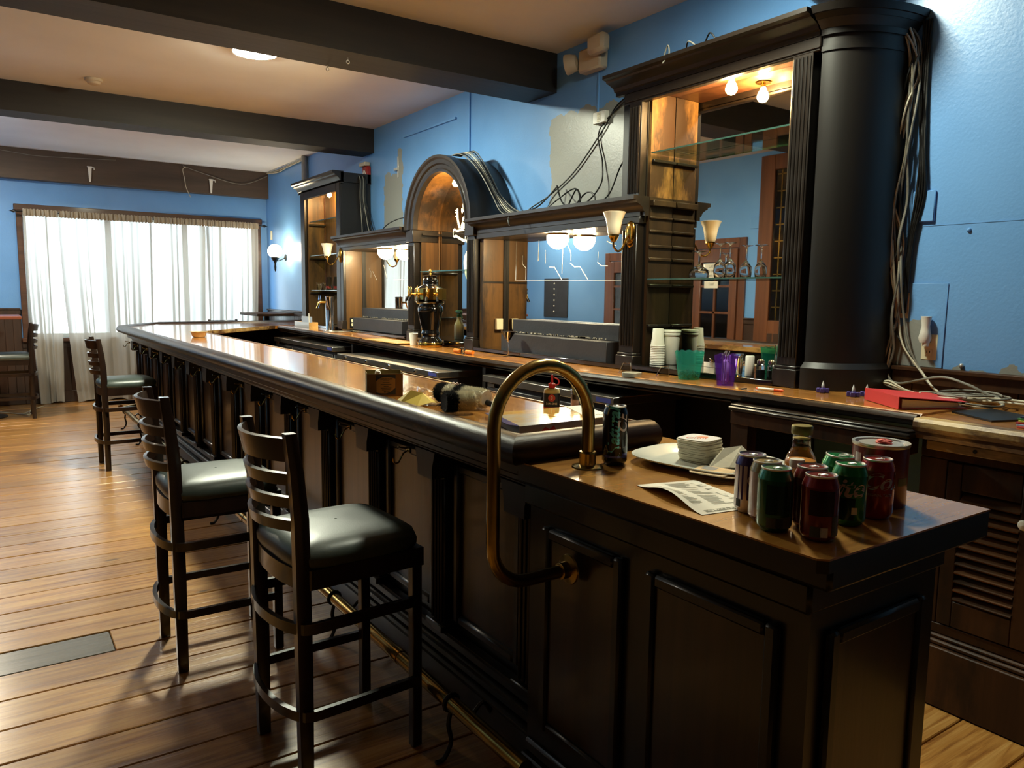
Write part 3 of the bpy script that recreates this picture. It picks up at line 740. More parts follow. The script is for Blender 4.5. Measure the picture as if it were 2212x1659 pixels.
# ------------------------------------------------------------------ back bar
XF, XM, XW = 3.08, 3.295, 3.405
def cornice(m, y0, y1, z0, h, proj, xf=XF, ret=False):
    pr = [(-.02,0),(.010,0),(.010,.20*h),(.022,.24*h),(.030,.42*h),(.050*proj/.09,.58*h),(.066*proj/.09,.64*h),(.070*proj/.09,.74*h),(proj,.80*h),(proj,h),(-.02,h)]
    m.extrude(pr, [((xf, y0, z0), (-1,0,0), (0,0,1)), ((xf, y1, z0), (-1,0,0), (0,0,1))])
    return m
def pilaster(parent, y0, y1, z0, z1, xf=XF-.028, base=True, flutes=5):
    p = MB().box(xf, XF+.03, y0, y1, z0+(.10 if base else 0), z1, .003).build('pilaster', 'dark_wood_v', parent)
    w = (y1-y0)/(flutes+.6); r = MB()
    for k in range(flutes):
        yc = y0+(y1-y0)*(k+.5)/flutes*.92+(y1-y0)*.04
        r.tube([(xf-.001, yc, z0+(.14 if base else .02)), (xf-.001, yc, z1-.03)], w*.40, 6)
    r.build('reed', 'dark_wood_v', p)
    if base:
        MB().box(xf-.016, XF+.03, y0-.012, y1+.012, z0, z0+.085, .004).box(xf-.010, XF+.03, y0-.006, y1+.006, z0+.085, z0+.10, .004).build('base_block', 'dark_wood_v', p)
    return p
def mirror(parent, y0, y1, z0, z1, name='mirror'):
    return MB().box(XM, XM+.006, y0, y1, z0, z1).build(name, 'mirror_silver', parent, smooth=0)
def etch(parent, name, segs, w=.0045, x=XM):
    for pl in segs:
        m = MB()
        for (a, b) in zip(pl[:-1], pl[1:]):
            d = Vector((b[0]-a[0], b[1]-a[1])); d.normalize(); n = Vector((-d.y, d.x))*w/2
            m.add([(x-.0012, a[0]+n.x, a[1]+n.y), (x-.0012, a[0]-n.x, a[1]-n.y), (x-.0012, b[0]-n.x, b[1]-n.y), (x-.0012, b[0]+n.x, b[1]+n.y)], [(0,1,2,3)])
        m.build(name, 'etched', parent, smooth=0)
def bay_core(t, y0, y1, ztop, lining='niche_wood', yl=None):
    """back carcass behind a mirror, ledge, top board, far side lining with dark corner bead"""
    zb = (zc(y0)+zc(y1))/2
    MB().box(XM+.007, XW, y0, y1, zb+.002, ztop).build('carcass', 'black_wood', t)
    l = MB().box(3.035, XM+.006, y0, y1, zb+.002, zb+.030, .004).build('ledge', 'black_gloss', t)
    return zb+.030
# ---- left tall cabinet
A = thing('display_cabinet', 'tall narrow dark cabinet at the far left of the back bar', 'cabinet', (3.2, 8.25, zc(8.25)))
zb = zc(8.25)+.001
MB().box(XF, XW, 7.655, 7.685, zb, 2.60).build('side_panel', 'black_wood', A)
MB().box(XF, XW, 8.84, 8.87, zb, 2.60).build('side_panel', 'black_wood', A)
MB().box(XF+.013, XW, 7.686, 8.839, 2.585, 2.60).build('top_board', 'niche_wood', A)
MB().box(XF-.02, XF+.012, 7.66, 7.765, zb, 2.60, .004).build('stile', 'dark_wood_v', A)
MB().box(XF-.02, XF+.012, 8.74, 8.865, zb, 2.60, .004).build('stile', 'dark_wood_v', A)
MB().box(XF-.02, XF+.012, 7.766, 8.739, 2.515, 2.60, .004).build('header', 'dark_wood', A)
cornice(MB(), 7.64, 8.95, 2.585, .125, .10).box(XF-.01, XW, 7.64, 8.93, 2.601, 2.70).build('cornice', 'dark_wood', A)
MB().box(XF+.013, XM+.02, 8.70, 8.739, zb, 2.584).build('side_lining', 'niche_wood', A)
MB().box(XM+.008, XM+.02, 7.69, 8.699, zb, 1.47).build('back_lower', 'black_wood', A)
MB().box(XM, XM+.02, 7.69, 8.699, 1.47, 2.584).build('back_panel', 'niche_wood', A)
mirror(A, 7.69, 8.699, zb+.03, 1.468)
MB().tube([(XM-.006, 8.69, zb+.03), (XM-.006, 8.69, 2.55)], .008, 6).build('corner_bead', 'trim_wood', A)
for z in (2.245, 1.86, 1.465):
    MB().box(XF+.02, XM-.002, 8.675, 8.6995, z-.025, z-.006, .003).build('shelf_support', 'dark_wood', A)
MB().box(3.035, XM, 7.77, 8.739, zb, zb+.028, .003).build('ledge', 'black_gloss', A)
# ---- left mirror bay
B = thing('mirror_bay', 'low mirrored back-bar section between the arch and the tall left cabinet', 'bar cabinet', (3.2, 6.87, zc(6.87)))
zl = bay_core(B, 6.12, 7.65, 1.90)
MB().box(XF-.02, XF+.012, 7.585, 7.654, zc(7.6)+.001, 1.90, .004).build('post', 'dark_wood_v', B)
MB().box(XF-.045, XF+.012, 7.575, 7.654, zc(7.6)+.001, zc(7.6)+.11, .005).build('post_base', 'dark_wood_v', B)
MB().box(XF+.013, XM-.022, 7.59, 7.65, zl, 1.889).build('side_lining', 'niche_wood', B)
MB().box(XM-.021, XM, 7.585, 7.65, zl, 1.889).build('corner_bead', 'black_wood', B)
MB().box(XF+.013, XM-.03, 6.12, 6.16, zl, 1.889).build('side_lining', 'niche_wood', B)
mirror(B, 6.125, 7.585, zl, 1.889)
MB().box(XF-.02, XW, 6.12, 7.654, 1.89, 1.925, .003).build('header', 'dark_wood', B)
cornice(MB(), 6.10, 7.72, 1.925, .112, .10).box(XF-.02, XW, 6.10, 7.654, 1.926, 2.03).build('cornice', 'dark_wood', B)
etch(B, 'etched_line', [[(7.46,1.718),(7.408,1.674),(7.414,1.62)],[(7.368,1.684),(7.266,1.592)],[(6.874,1.593),(6.523,1.59)],[(7.1,1.74),(7.02,1.60)]])
# ---- arch
C = thing('arched_alcove', 'arched dark alcove in the middle of the back bar with an etched lion', 'alcove', (3.2, 5.52, zc(5.5)))
AC, AZ, RI, RO = 5.52, 2.005, .43, .56
zb = zc(5.5)+.001
prof = [(RI,.0),(RI,.045),(RI+.022,.05),(RI+.03,.04),(RI+.055,.042),(RI+.065,.055),(RO-.035,.058),(RO-.02,.07),(RO,.07),(RO,.0)]
frames = [((XF, AC, AZ), (0, cos(pi*k/36), sin(pi*k/36)), (-1,0,0)) for k in range(37)]
MB().extrude(prof, frames).build('arch_ring', 'dark_wood', C, smooth=30)
MB().extrude([(RI+.012,-.001),(RO-.012,-.001),(RO-.012,-.32),(RI+.012,-.32)], frames).build('barrel', 'black_wood', C, smooth=30)
MB().extrude([(RI,-.001),(RI+.011,-.001),(RI+.011,-.26),(RI,-.26)], frames).build('soffit', 'niche_wood', C, smooth=30)
for (a, b) in ((4.955, 5.09), (5.95, 6.085)):
    pilaster(C, a+.012, b-.012, zc((a+b)/2)+.001, 1.90)
    MB().box(XF-.045, XW, a, b, 1.90, AZ-.001, .004).build('entablature', 'dark_wood', C)
    MB().box(XF+.031, XW, a, b, zc((a+b)/2)+.002, 1.899).build('side_wall', 'black_wood', C)
MB().box(XF+.032, XM-.002, 5.935, 5.9495, zb+.03, 1.90).build('side_lining', 'niche_wood', C)
MB().box(XF+.032, XM-.002, 5.0905, 5.105, zb+.03, 1.90).build('side_lining', 'niche_wood', C)
MB().box(XM+.007, XW, 5.09, 5.95, zb, AZ).build('carcass', 'black_wood', C)
MB().prism([(AC+.43*cos(pi*k/24), AZ+.43*sin(pi*k/24)) for k in range(25)], XM+.0065, XM+.03, 'x').build('carcass_top', 'black_wood', C)
MB().prism([(5.09, zb+.03), (5.95, zb+.03)]+[(AC+.43*cos(pi*k/24), AZ+.43*sin(pi*k/24)) for k in range(25)], XM, XM+.006, 'x').build('mirror', 'mirror_silver', C, smooth=0)
MB().box(3.04, XM, 5.09, 5.95, zb, zb+.05, .004).build('ledge', 'black_gloss', C)
MB().tube([(XM-.008, 5.938, zb+.03), (XM-.008, 5.938, 2.0)] + [(XM-.008, AC+.418*cos(pi*k/16), AZ+.418*sin(pi*k/16)) for k in range(0, 9)][0:0], .009, 6).build('corner_bead', 'niche_wood', C)
MB().box(XF+.04, XM-.004, 5.925, 5.9345, 1.96, 1.978).build('seam_strip', 'dark_wood', C)
for z in (1.63, 1.24):
    MB().box(XF+.04, XM-.003, 5.925, 5.9345, z, z+.014, .002).build('shelf_support', 'dark_wood', C)
# heraldic lion etched on the alcove mirror
LION = {'s1': [(5.452,2.295),(5.469,2.259),(5.521,2.235),(5.538,2.195),(5.526,2.17)], 's2': [(5.526,2.17),(5.473,2.178),(5.467,2.154),(5.531,2.147),(5.567,2.162),(5.555,2.131)], 's4': [(5.461,2.118),(5.508,2.116),(5.501,2.092),(5.542,2.089),(5.542,2.065),(5.483,2.049)],
 's6': [(5.601,2.01),(5.632,2.084),(5.638,2.144),(5.639,2.174)], 's6b': [(5.639,2.174),(5.675,2.159)], 's6c': [(5.645,2.151),(5.675,2.141)], 's6d': [(5.638,2.126),(5.675,2.111)], 's7a': [(5.483,1.99),(5.577,1.993),(5.649,1.989),(5.686,2.006),(5.71,1.986)], 's7b': [(5.482,1.937),(5.517,1.903),(5.6,1.926),(5.661,1.947),(5.698,1.94)], 's7c': [(5.71,1.986),(5.704,1.943)], 's7d': [(5.494,1.991),(5.471,1.954),(5.505,1.915)],
 's9': [(5.423,1.822),(5.48,1.783),(5.503,1.73),(5.491,1.664),(5.473,1.616),(5.432,1.585)], 't1': [(5.30,1.75),(5.33,1.66),(5.30,1.58),(5.36,1.55)], 't2': [(5.25,1.85),(5.19,1.95),(5.22,2.08),(5.17,2.18)]}
LW = {'s1': .030, 's2': .020, 's4': .020, 's6': .030, 's6b': .014, 's6c': .014, 's6d': .014, 's7a': .018, 's7b': .022, 's7c': .018, 's7d': .034, 's9': .055, 't1': .05, 't2': .022}
LP = [[(5.475,2.277),(5.423,2.266),(5.36,2.22),(5.33,2.10),(5.404,2.114),(5.45,2.117),(5.462,2.2)], [(5.566,2.055),(5.449,2.094),(5.33,2.10),(5.29,1.96),(5.396,1.932),(5.459,1.93),(5.53,1.993),(5.589,2.009)], [(5.499,1.902),(5.401,1.933),(5.29,1.96),(5.24,1.80),(5.40,1.78),(5.429,1.822)]]
lm = MB()
for k, pl in LION.items():
    P2 = spline([(a, b, 0) for a, b in pl], 4) if len(pl) > 2 else [Vector((a, b, 0)) for a, b in pl]
    n_ = len(P2)
    L_, R_ = [], []
    for i in range(n_):
        d = (P2[min(i+1, n_-1)]-P2[max(i-1, 0)]).normalized(); w_ = LW[k]/2*(1 if 0 < i < n_-1 else .55); nn = Vector((-d.y, d.x, 0))*w_
        L_.append(P2[i]+nn); R_.append(P2[i]-nn)
    lm.add([(XM-.0013, p.x, p.y) for p in L_+R_], [(i, i+1, n_+i+1, n_+i) for i in range(n_-1)])
for pl in LP: lm.add([(XM-.0013, a, b) for a, b in pl], [tuple(range(len(pl)))])
lo = lm.build('etched_lion', 'etched', C, smooth=0); lo['label'] = 'white etched rampant lion on the mirror'
# ---- right mirror bay
Dd = thing('mirror_bay', 'wide low mirrored back-bar section between the arch and the big cabinet', 'bar cabinet', (3.2, 4.1, zc(4.1)))
zl = bay_core(Dd, 3.21, 4.95, 1.875)
pilaster(Dd, 3.215, 3.335, zc(3.27)+.001, 1.868)
MB().box(XF+.031, XW, 3.20, 3.24, zc(3.27)+.002, 1.868).build('side_wall', 'black_wood', Dd)
MB().box(XF+.012, XM-.024, 4.90, 4.948, zl, 1.872).build('side_lining', 'niche_wood', Dd)
MB().box(XM-.023, XM, 4.888, 4.948, zl, 1.872).build('corner_bead', 'black_wood', Dd)
MB().box(XF+.014, XM-.02, 4.8955, 4.8995, 1.545, 1.56).build('seam_strip', 'dark_wood', Dd)
MB().box(XF+.032, XM-.002, 3.2405, 3.26, zl, 1.872).build('side_lining', 'niche_wood', Dd)
mirror(Dd, 3.262, 4.887, zl, 1.872)
MB().box(XF-.02, XW, 3.20, 4.953, 1.873, 1.912, .003).build('header', 'dark_wood', Dd)
cornice(MB(), 3.17, 4.99, 1.912, .108, .10).box(XF-.02, XW, 3.20, 4.954, 1.913, 2.015).build('cornice', 'dark_wood', Dd)
etch(Dd, 'etched_line', [[(4.758,1.86),(4.763,1.571)],[(4.674,1.751),(4.674,1.686),(4.631,1.658),(4.632,1.57)],[(4.475,1.852),(4.48,1.706)],[(4.194,1.814),(4.199,1.612)],[(4.155,1.824),(4.103,1.747)],[(4.352,1.659),(4.285,1.657),(4.201,1.569)],[(4.111,1.681),(4.066,1.655),(4.004,1.654),(3.918,1.567)],[(3.827,1.679),(3.786,1.655),(3.726,1.653)],[(3.741,1.81),(3.65,1.777)]], .005)
etch(Dd, 'etched_seam', [[(4.775,1.57),(3.40,1.558)],[(4.393,1.779),(4.39,1.685)],[(4.103,1.744),(4.103,1.695)],[(3.821,1.745),(3.823,1.687)]], .002)
# ---- big right cabinet with drum end
E = thing('mirror_cabinet', 'tall dark mirrored cabinet with rounded end at the right of the back bar', 'cabinet', (3.2, 2.6, zc(2.6)))
zb = zc(2.6)+.001
MB().box(XF+.02, XW, 3.20-.001, 3.40, 2.022, 2.60).build('side_wall', 'black_wood', E)
MB().box(XM+.007, XW, 2.13, 3.198, zb, 2.60).build('carcass', 'black_wood', E)
pilaster(E, 3.205, 3.305, 2.022, 2.545, base=False, flutes=4)
pilaster(E, 2.135, 2.24, zc(2.2)+.001, 2.555)
MB().box(XF+.031, XW, 2.10, 2.22, zb, 2.60).build('side_wall', 'black_wood', E)
MB().box(XF+.03, XM-.002, 3.18, 3.1985, zb+.03, 2.587).build('side_lining', 'niche_worn', E)
for z, h in ((1.985, .035), (1.905, .014), (1.83, .016), (1.745, .018), (1.672, .02)):
    MB().box(XF+.032, XM-.003, 3.165-(.02 if z > 1.95 else 0), 3.1795, z-h/2, z+h/2, .004).build('moulding', 'niche_dark', E)
MB().box(XF+.031, XM-.002, 3.176, 3.1798, zb+.03, 2.02).build('lower_lining', 'niche_dark', E)
for z in (2.23, 1.535, 1.305):
    MB().box(XF+.034, XM-.003, 3.155, 3.1755, z-.02, z-.004, .003).build('shelf_support', 'dark_wood', E)
MB().box(XF+.032, XM-.002, 2.2205, 2.235, zb+.03, 2.587).build('side_lining', 'niche_wood', E)
mirror(E, 2.236, 3.176, zb+.031, 2.587)
MB().box(3.03, XM, 2.245, 3.20, zb, zb+.030, .004).build('ledge', 'black_gloss', E)
MB().box(XF+.011, XM+.006, 2.236, 3.179, 2.588, 2.60).build('soffit', 'red_wood', E)
MB().box(XF-.03, XF+.01, 2.10, 3.345, 2.536, 2.60, .004).box(XF-.036, XF+.01, 2.10, 3.345, 2.548, 2.556, .002).build('frieze', 'dark_wood', E)
cornice(MB(), 2.105, 3.42, 2.60, .098, .115, XF-.02).box(XF-.02, XW, 2.105, 3.40, 2.601, 2.69).build('cornice', 'dark_wood', E)
# drum shaped end
def qdrum(m, r0, z0, z1, r1=None):
    r1 = r1 or r0; a0, a1 = pi, 1.5*pi
    m.lathe([(.001, z0), (r0, z0), (r1, z1), (.001, z1)], (3.408, 2.098, 0), 24, a0, a1, 1.0, .63); return m
qdrum(MB(), .345, zb+.10, 2.595).build('drum', 'black_wood', E, smooth=30)
qdrum(qdrum(MB(), .375, zc(1.9)+.001, zb+.105), .375, zb+.105, zb+.13, .348).build('drum_base', 'black_wood', E, smooth=30)
dm = MB()
for (r0, r1, z0, z1) in ((.352,.352,2.53,2.55), (.358,.36,2.595,2.62), (.362,.395,2.62,2.652), (.40,.415,2.652,2.672), (.43,.445,2.672,2.70)): qdrum(dm, r0, z0, z1, r1)
dm.build('drum_cornice', 'black_wood', E, smooth=30)
# ------------------------------------------------------------------ glass shelves
def shelf(label, x0, x1, y0, y1, z):
    t = thing('glass_shelf', label, 'shelf', ((x0+x1)/2, (y0+y1)/2, z-.008), 'glass back-bar shelves')
    MB().box(x0, x1, y0, y1, z-.008, z).build('pane', 'shelf_glass', t, smooth=0)
    MB().box(x0-.0015, x0-.0002, y0, y1, z-.008, z).build('polished_edge', 'glass_edge', t, smooth=0)
shelf('upper glass shelf of the big mirrored cabinet', 3.10, XM-.004, 2.25, 3.165, 2.262)
shelf('glass shelf holding upturned wine glasses in the big cabinet', 3.10, XM-.004, 2.25, 3.165, 1.562)
shelf('glass shelf in the arched alcove above the beer tower', 3.09, XM-.004, 5.11, 5.92, 1.652)
shelf('top glass shelf in the tall left cabinet', 3.10, XM-.004, 7.78, 8.67, 2.262)
shelf('middle glass shelf in the tall left cabinet', 3.10, XM-.004, 7.78, 8.67, 1.878)
shelf('glass shelf with beer glasses in the tall left cabinet', 3.10, XM-.004, 7.78, 8.67, 1.484)

# ------------------------------------------------------------------ back counter
def counter_slab(m, y0, y1, x0, x1, th, dz=0.0, n=14):
    pr = [(0, 0), (0, -th), (x1-x0-.012, -th), (x1-x0-.004, -th*.75), (x1-x0, -th*.45), (x1-x0-.006, -.006), (x1-x0-.014, 0)]
    m.extrude([(a, b) for a, b in pr], [((x1, lerp(y0, y1, k/n), zc(lerp(y0, y1, k/n))+dz), (-1,0,0), (0,0,1)) for k in range(n+1)])
    return m
bc = thing('back_counter', 'long wooden back counter carrying the back bar, cups and tap towers', 'counter', (3.05, 5, zc(5)-.05))
counter_slab(MB(), 1.405, 6.42, 2.765, XW+.003, .030).build('top', 'counter_top', bc, smooth=30)
counter_slab(MB(), 6.425, 8.77, 2.765, XW+.003, .030, .002).build('top', 'counter_top', bc, smooth=30)
counter_slab(MB(), 1.405, 6.42, 2.728, 2.766, .040, -.002).build('nosing', 'rail_wood', bc, smooth=30)
counter_slab(MB(), 6.425, 8.77, 2.728, 2.766, .040, .001).build('nosing', 'rail_wood', bc, smooth=30)
counter_slab(MB(), 2.25, 8.77, 2.752, 2.80, .018, -.045).build('under_moulding', 'rail_wood', bc, smooth=30)
sc2 = thing('side_counter', 'worn wooden counter end with chipped pale nosing under the magazines', 'counter', (3.05, .9, 1.0))
MB().box(2.765, XW+.003, .3, 1.40, 1.012, 1.043).build('top', 'counter_top', sc2)
pr = [(0,0),(0,-.075),(.035,-.075),(.045,-.06),(.045,-.05),(.062,-.045),(.070,-.030),(.068,-.012),(.058,0)]
MB().extrude(pr, [((2.764, .3, 1.043), (-1,0,0), (0,0,1)), ((2.764, 1.395, 1.043), (-1,0,0), (0,0,1))]).build('nosing', 'worn_nose', sc2, smooth=30)
# supports under the back counter
su = thing('counter_support', 'dark boarded support under the back counter behind the coolers', 'support', (3.1, 5, 0))
MB().box(3.30, XW, 2.25, 8.85, .003, .98).build('back_board', 'black_wood', su)
for y in (2.26, 4.42, 6.74, 8.78): MB().box(2.80, 3.299, y-.02, y+.02, .003, .975).build('upright', 'black_wood', su)
ap = thing('apron_rail', 'moulded dark wooden rail below the counter behind the service end', 'rail', (2.73, 1.8, .90))
MB().box(2.69, 2.76, 1.40, 2.20, .905, .965, .004).build('board', 'cab_wood', ap)
MB().box(2.675, 2.76, 1.395, 2.205, .9655, .985, .006).box(2.685, 2.76, 1.40, 2.20, .985, .995, .004).build('moulding', 'dark_wood', ap)
MB().box(2.70, 2.76, 2.11, 2.20, .003, .9045).build('post', 'cab_wood', ap)
# louvred base cabinet
lc = thing('louvred_cabinet', 'base cabinet with louvred wooden doors below the worn counter', 'cabinet', (3.0, .9, 0))
MB().box(2.79, XW, .3, 1.40, .003, .97).build('body', 'cab_wood', lc)
MB().box(2.735, 2.79, .3, 1.44, .003, .225, .004).box(2.75, 2.79, .3, 1.42, .225, .245, .006).box(2.76, 2.79, .3, 1.42, .245, .262, .006).build('plinth', 'cab_wood', lc)
MB().box(2.77, 2.79, .3, 1.395, .263, .30, .003).box(2.77, 2.79, .3, 1.395, .90, .969, .003).box(2.77, 2.79, 1.30, 1.395, .30, .90, .003).build('face_frame', 'cab_wood', lc)
MB().box(2.74, 2.77, .45, 1.365, .932, .966, .003).build('batten', 'batten_wood', lc)
bmh = MB().lathe([(.007,0),(.007,.002)], n=12).xf(Matrix.Translation((2.7395, 1.20, .95)) @ Matrix.Rotation(-pi/2, 4, 'Y')).build('screw_hole', 'dark_void', lc)
for (a, b) in ((1.005, 1.295), (.70, .99)):
    d = MB().box(2.762, 2.786, a, a+.05, .305, .895, .003).box(2.762, 2.786, b-.05, b, .305, .895, .003).box(2.762, 2.786, a+.05, b-.05, .305, .40, .003).box(2.762, 2.786, a+.05, b-.05, .80, .895, .003).build('door', 'cab_wood', lc)
    for k in range(12):
        z = .412+k*.0325
        MB().extrude([(-.022,-.0035),(.022,-.0035),(.022,.0035),(-.022,.0035)], [((2.776, yy, z+.008), (.75,0,.62), (-.62,0,.75)) for yy in (a+.0505, b-.0505)]).build('slat', 'slat_wood', d)
    ky = a+.03 if a > 1 else b-.03
    MB().lathe([(.006,0),(.006,.008),(.016,.014),(.018,.022),(.013,.030),(.001,.033)], n=16).xf(Matrix.Translation((2.7615, ky, .735 if a > 1 else .705)) @ Matrix.Rotation(-pi/2, 4, 'Y')).build('knob', 'white_plastic', d)
# ------------------------------------------------------------------ bottle coolers
def cooler(label, x0, y0, y1, z, nd, plate=False, locks=False):
    t = thing('bottle_cooler', label, 'cooler', (x0+.2, (y0+y1)/2, 0), 'back-bar bottle coolers')
    MB().box(x0+.03, x0+.50, y0+.02, y1-.02, .003, z-.045, .004).build('body', 'black_paint', t)
    MB().box(x0, x0+.52, y0, y1, z-.044, z, .003).build('lid', 'steel', t)
    MB().box(x0-.0012, x0-.0002, y0+.02, y0+.14, z-.034, z-.010).build('maker_plate', simple('blue_label', S(60,66,130), .4), t)
    w = (y1-y0-.06)/nd
    for k in range(nd):
        a = y0+.03+w*k
        d = MB().box(x0+.012, x0+.0295, a+.006, a+w-.006, .09, z-.075, .004).build('door', 'black_paint', t)
        hp = [(x0+.012, a+w*.25, z-.115), (x0-.008, a+w*.28, z-.12), (x0-.018, a+w*.5, z-.125), (x0-.008, a+w*.72, z-.12), (x0+.012, a+w*.75, z-.115)]
        MB().tube(spline(hp, 4), .007, 8).build('handle', 'chrome', d)
    MB().box(x0+.008, x0+.0295, y1-.13, y1-.05, z-.072, z-.05, .001).build('nameplate', 'steel', t)
    if locks:
        for k in range(4):
            y = lerp(y0+.35, y1-.2, k/3)
            MB().lathe([(.011,0),(.011,.006),(.007,.008)], n=14).xf(Matrix.Translation((x0-.0005, y, z-.022)) @ Matrix.Rotation(-pi/2, 4, 'Y')).build('lock', 'chrome', t)
    return t
cooler('farthest black bottle cooler with steel lid, near the tap column', 2.665, 6.90, 8.70, .945, 3)
cooler('middle black bottle cooler with four round locks on its steel lid', 2.575, 4.67, 6.55, .912, 3, locks=True)
cooler('nearest black bottle cooler, seen through the brass hoop', 2.70, 2.98, 4.28, .925, 2)
# ------------------------------------------------------------------ lamps
def led(label, x, y, em='led_glow'):
    t = thing('ceiling_light', label, 'ceiling light', (x, y, CZ-.032), 'round flush ceiling lights')
    MB().lathe([(.152,0),(.156,.006),(.156,.031)], (x, y, CZ-.0315), 36).build('housing', 'white_plastic', t)
    MB().lathe([(.001,-.012),(.08,-.010),(.12,-.006),(.148,.0)], (x, y, CZ-.033), 36).build('diffuser', em, t)
led('round flush ceiling light glowing white behind the near beam', 1.64, 5.63)
led('round flush ceiling light in front of the big mirrored cabinet', 2.45, 2.25, 'led_glow_dim')
led('round flush ceiling light near the left wall before the window', -.45, 9.5, 'led_glow_warm')
def globe(label, x, y, z, r):
    t = thing('globe_lamp', label, 'lamp', (x, y, z-r), 'opal half-globe lamps in the mirror bays')
    MB().sphere((x, y, z), r, 24, 12, -1.0, .25).build('shade', 'globe_glow', t, smooth=60)
    MB().lathe([(r*.98,.0),(r*1.03,.006),(r*1.03,.016)], (x, y, z+r*.2), 24).build('collar', 'brass', t)
globe('lit opal half-globe lamp under the wide mirror bay', 3.18, 4.106, 1.845, .076)
globe('lit opal half-globe lamp under the left mirror bay', 3.196, 6.842, 1.862, .078)
def bulb(label, x, y, z, ztop, r=.030):
    t = thing('bare_bulb', label, 'bulb', (x, y, z-r), 'bare bulbs inside the back bar')
    MB().lathe([(.001,-r),(r*.6,-r*.8),(r*.95,-r*.3),(r,.1*r),(r*.8,.7*r),(r*.5,1.2*r),(r*.42,1.6*r)], (x, y, z), 20).build('glass', 'bulb_glow', t, smooth=60)
    MB().lathe([(r*.44,1.6*r),(r*.44,ztop-z-.006),(r*1.3,ztop-z-.006),(r*1.4,ztop-z-.001)], (x, y, z), 20).build('socket', 'brass', t)
bulb('bare lit bulb at the top of the big mirrored cabinet', 3.17, 2.681, 2.512, 2.587)
bulb('bare lit bulb at the top of the tall left cabinet', 3.16, 8.20, 2.525, 2.584, .024)
bulb('bare lit bulb under the crown of the arch', 3.12, 5.37, 2.335, 2.405, .026)
def sconce(label, y, z, group='tulip sconces on the back bar', xs=3.05):
    t = thing('tulip_sconce', label, 'sconce', (xs, y, z), group)
    pl = MB(); n = 20
    for (s, d) in ((1, 0), (.92, .008), (.6, .014), (.3, .017)):
        pl.v += [(xs-.001-d, y+.040*s*cos(2*pi*k/n), z+.078*s*sin(2*pi*k/n)) for k in range(n)]
    for j in range(3): pl.f += [(j*n+k, j*n+(k+1) % n, (j+1)*n+(k+1) % n, (j+1)*n+k) for k in range(n)]
    pl.f += [tuple(range(n)), tuple(3*n+k for k in range(n))]
    pl.build('back_plate', 'brass', t, smooth=50)
    MB().tube(spline([(xs-.012, y, z), (xs-.04, y-.005, z-.035), (xs-.075, y-.012, z-.085), (xs-.115, y-.02, z-.10), (xs-.15, y-.027, z-.075), (xs-.152, y-.028, z-.045)], 5), .006, 8).build('arm', 'brass', t)
    c = (xs-.152, y-.028, z-.05)
    MB().lathe([(.012,0),(.020,.012),(.026,.026),(.030,.030),(.030,.038),(.022,.042)], c, 20).build('cup', 'brass', t)
    MB().lathe([(.026,.036),(.034,.05),(.040,.09),(.048,.125),(.064,.162),(.062,.163),(.046,.127),(.037,.09),(.031,.052),(.024,.040)], c, 28).build('shade', 'frost', t, smooth=60)
sconce('unlit tulip-shade sconce on the fluted pilaster beside the wide mirror', 3.262, 1.812)
sconce('unlit tulip-shade sconce on the post beside the tall left cabinet', 7.64, 1.845, xs=3.055)
t = thing('wall_sconce', 'lit white globe sconce on the blue wall near the window', 'sconce', (3.41, 10.5, 1.9))
MB().sphere((3.22, 10.371, 2.0), .095, 24, 14).build('globe', glow('white_globe', (1.0,.80,.50,1), 11*BULB), t, smooth=60)
MB().lathe([(.028,0),(.05,.03),(.055,.055)], (3.22, 10.371, 1.87), 16).lathe([(.006,-.14),(.012,-.12),(.016,-.08),(.010,-.04),(.026,0)], (3.22, 10.371, 1.872), 12).build('holder', 'black_plastic', t)
MB().tube([(3.22, 10.371, 1.87), (3.30, 10.42, 1.885), (3.39, 10.5, 1.92)], .009, 8).build('arm', 'black_plastic', t)
MB().lathe([(.045,0),(.045,.010),(.02,.02)], n=18).xf(Matrix.Translation((3.4095, 10.5, 1.93)) @ Matrix.Rotation(-pi/2, 4, 'Y')).build('back_plate', 'black_plastic', t)
# mirror ball hanging just above the big cabinet
t = thing('mirror_ball', 'small mirror ball hanging at the top edge above the big cabinet', 'mirror ball', (3.2, 2.14, 2.76))
MB().sphere((3.2, 2.14, 2.94), .178, 40, 24).build('ball', 'chrome', t, smooth=0)
MB().tube([(3.2, 2.14, 3.117), (3.2, 2.14, CZ-.002)], .002, 6).build('chain', 'black_plastic', t)
# ------------------------------------------------------------------ wall and ceiling fittings
t = thing('smoke_detector', 'round beige smoke detector on the ceiling between the beams', 'smoke detector', (.80, 7.22, CZ-.04))
MB().lathe([(.03,-.045),(.045,-.04),(.052,-.025),(.065,-.02),(.068,-.001)], (.80, 7.22, CZ), 24).build('cap', 'cream_metal', t)
t = thing('emergency_light', 'twin-head beige emergency light high on the blue wall', 'emergency light', (3.40, 4.0, 2.93))
MB().box(3.33, 3.409, 3.90, 4.12, 2.93, 3.08, .012).build('case', 'cream_metal', t)
MB().box(3.26, 3.34, 3.80, 3.96, 3.0, 3.115, .02).build('head', 'cream_metal', t)
MB().lathe([(.02,0),(.05,.01),(.062,.05),(.066,.08),(.064,.085),(.05,.08)], n=20).xf(Matrix.Translation((3.34, 4.13, 3.01)) @ Matrix.Rotation(radians(-100), 4, 'X') @ Matrix.Rotation(radians(-35), 4, 'Y')).build('head', 'cream_metal', t)
MB().box(3.4, 3.4095, 3.985, 3.997, 2.66, 2.93).build('conduit', 'blue_paint', t)
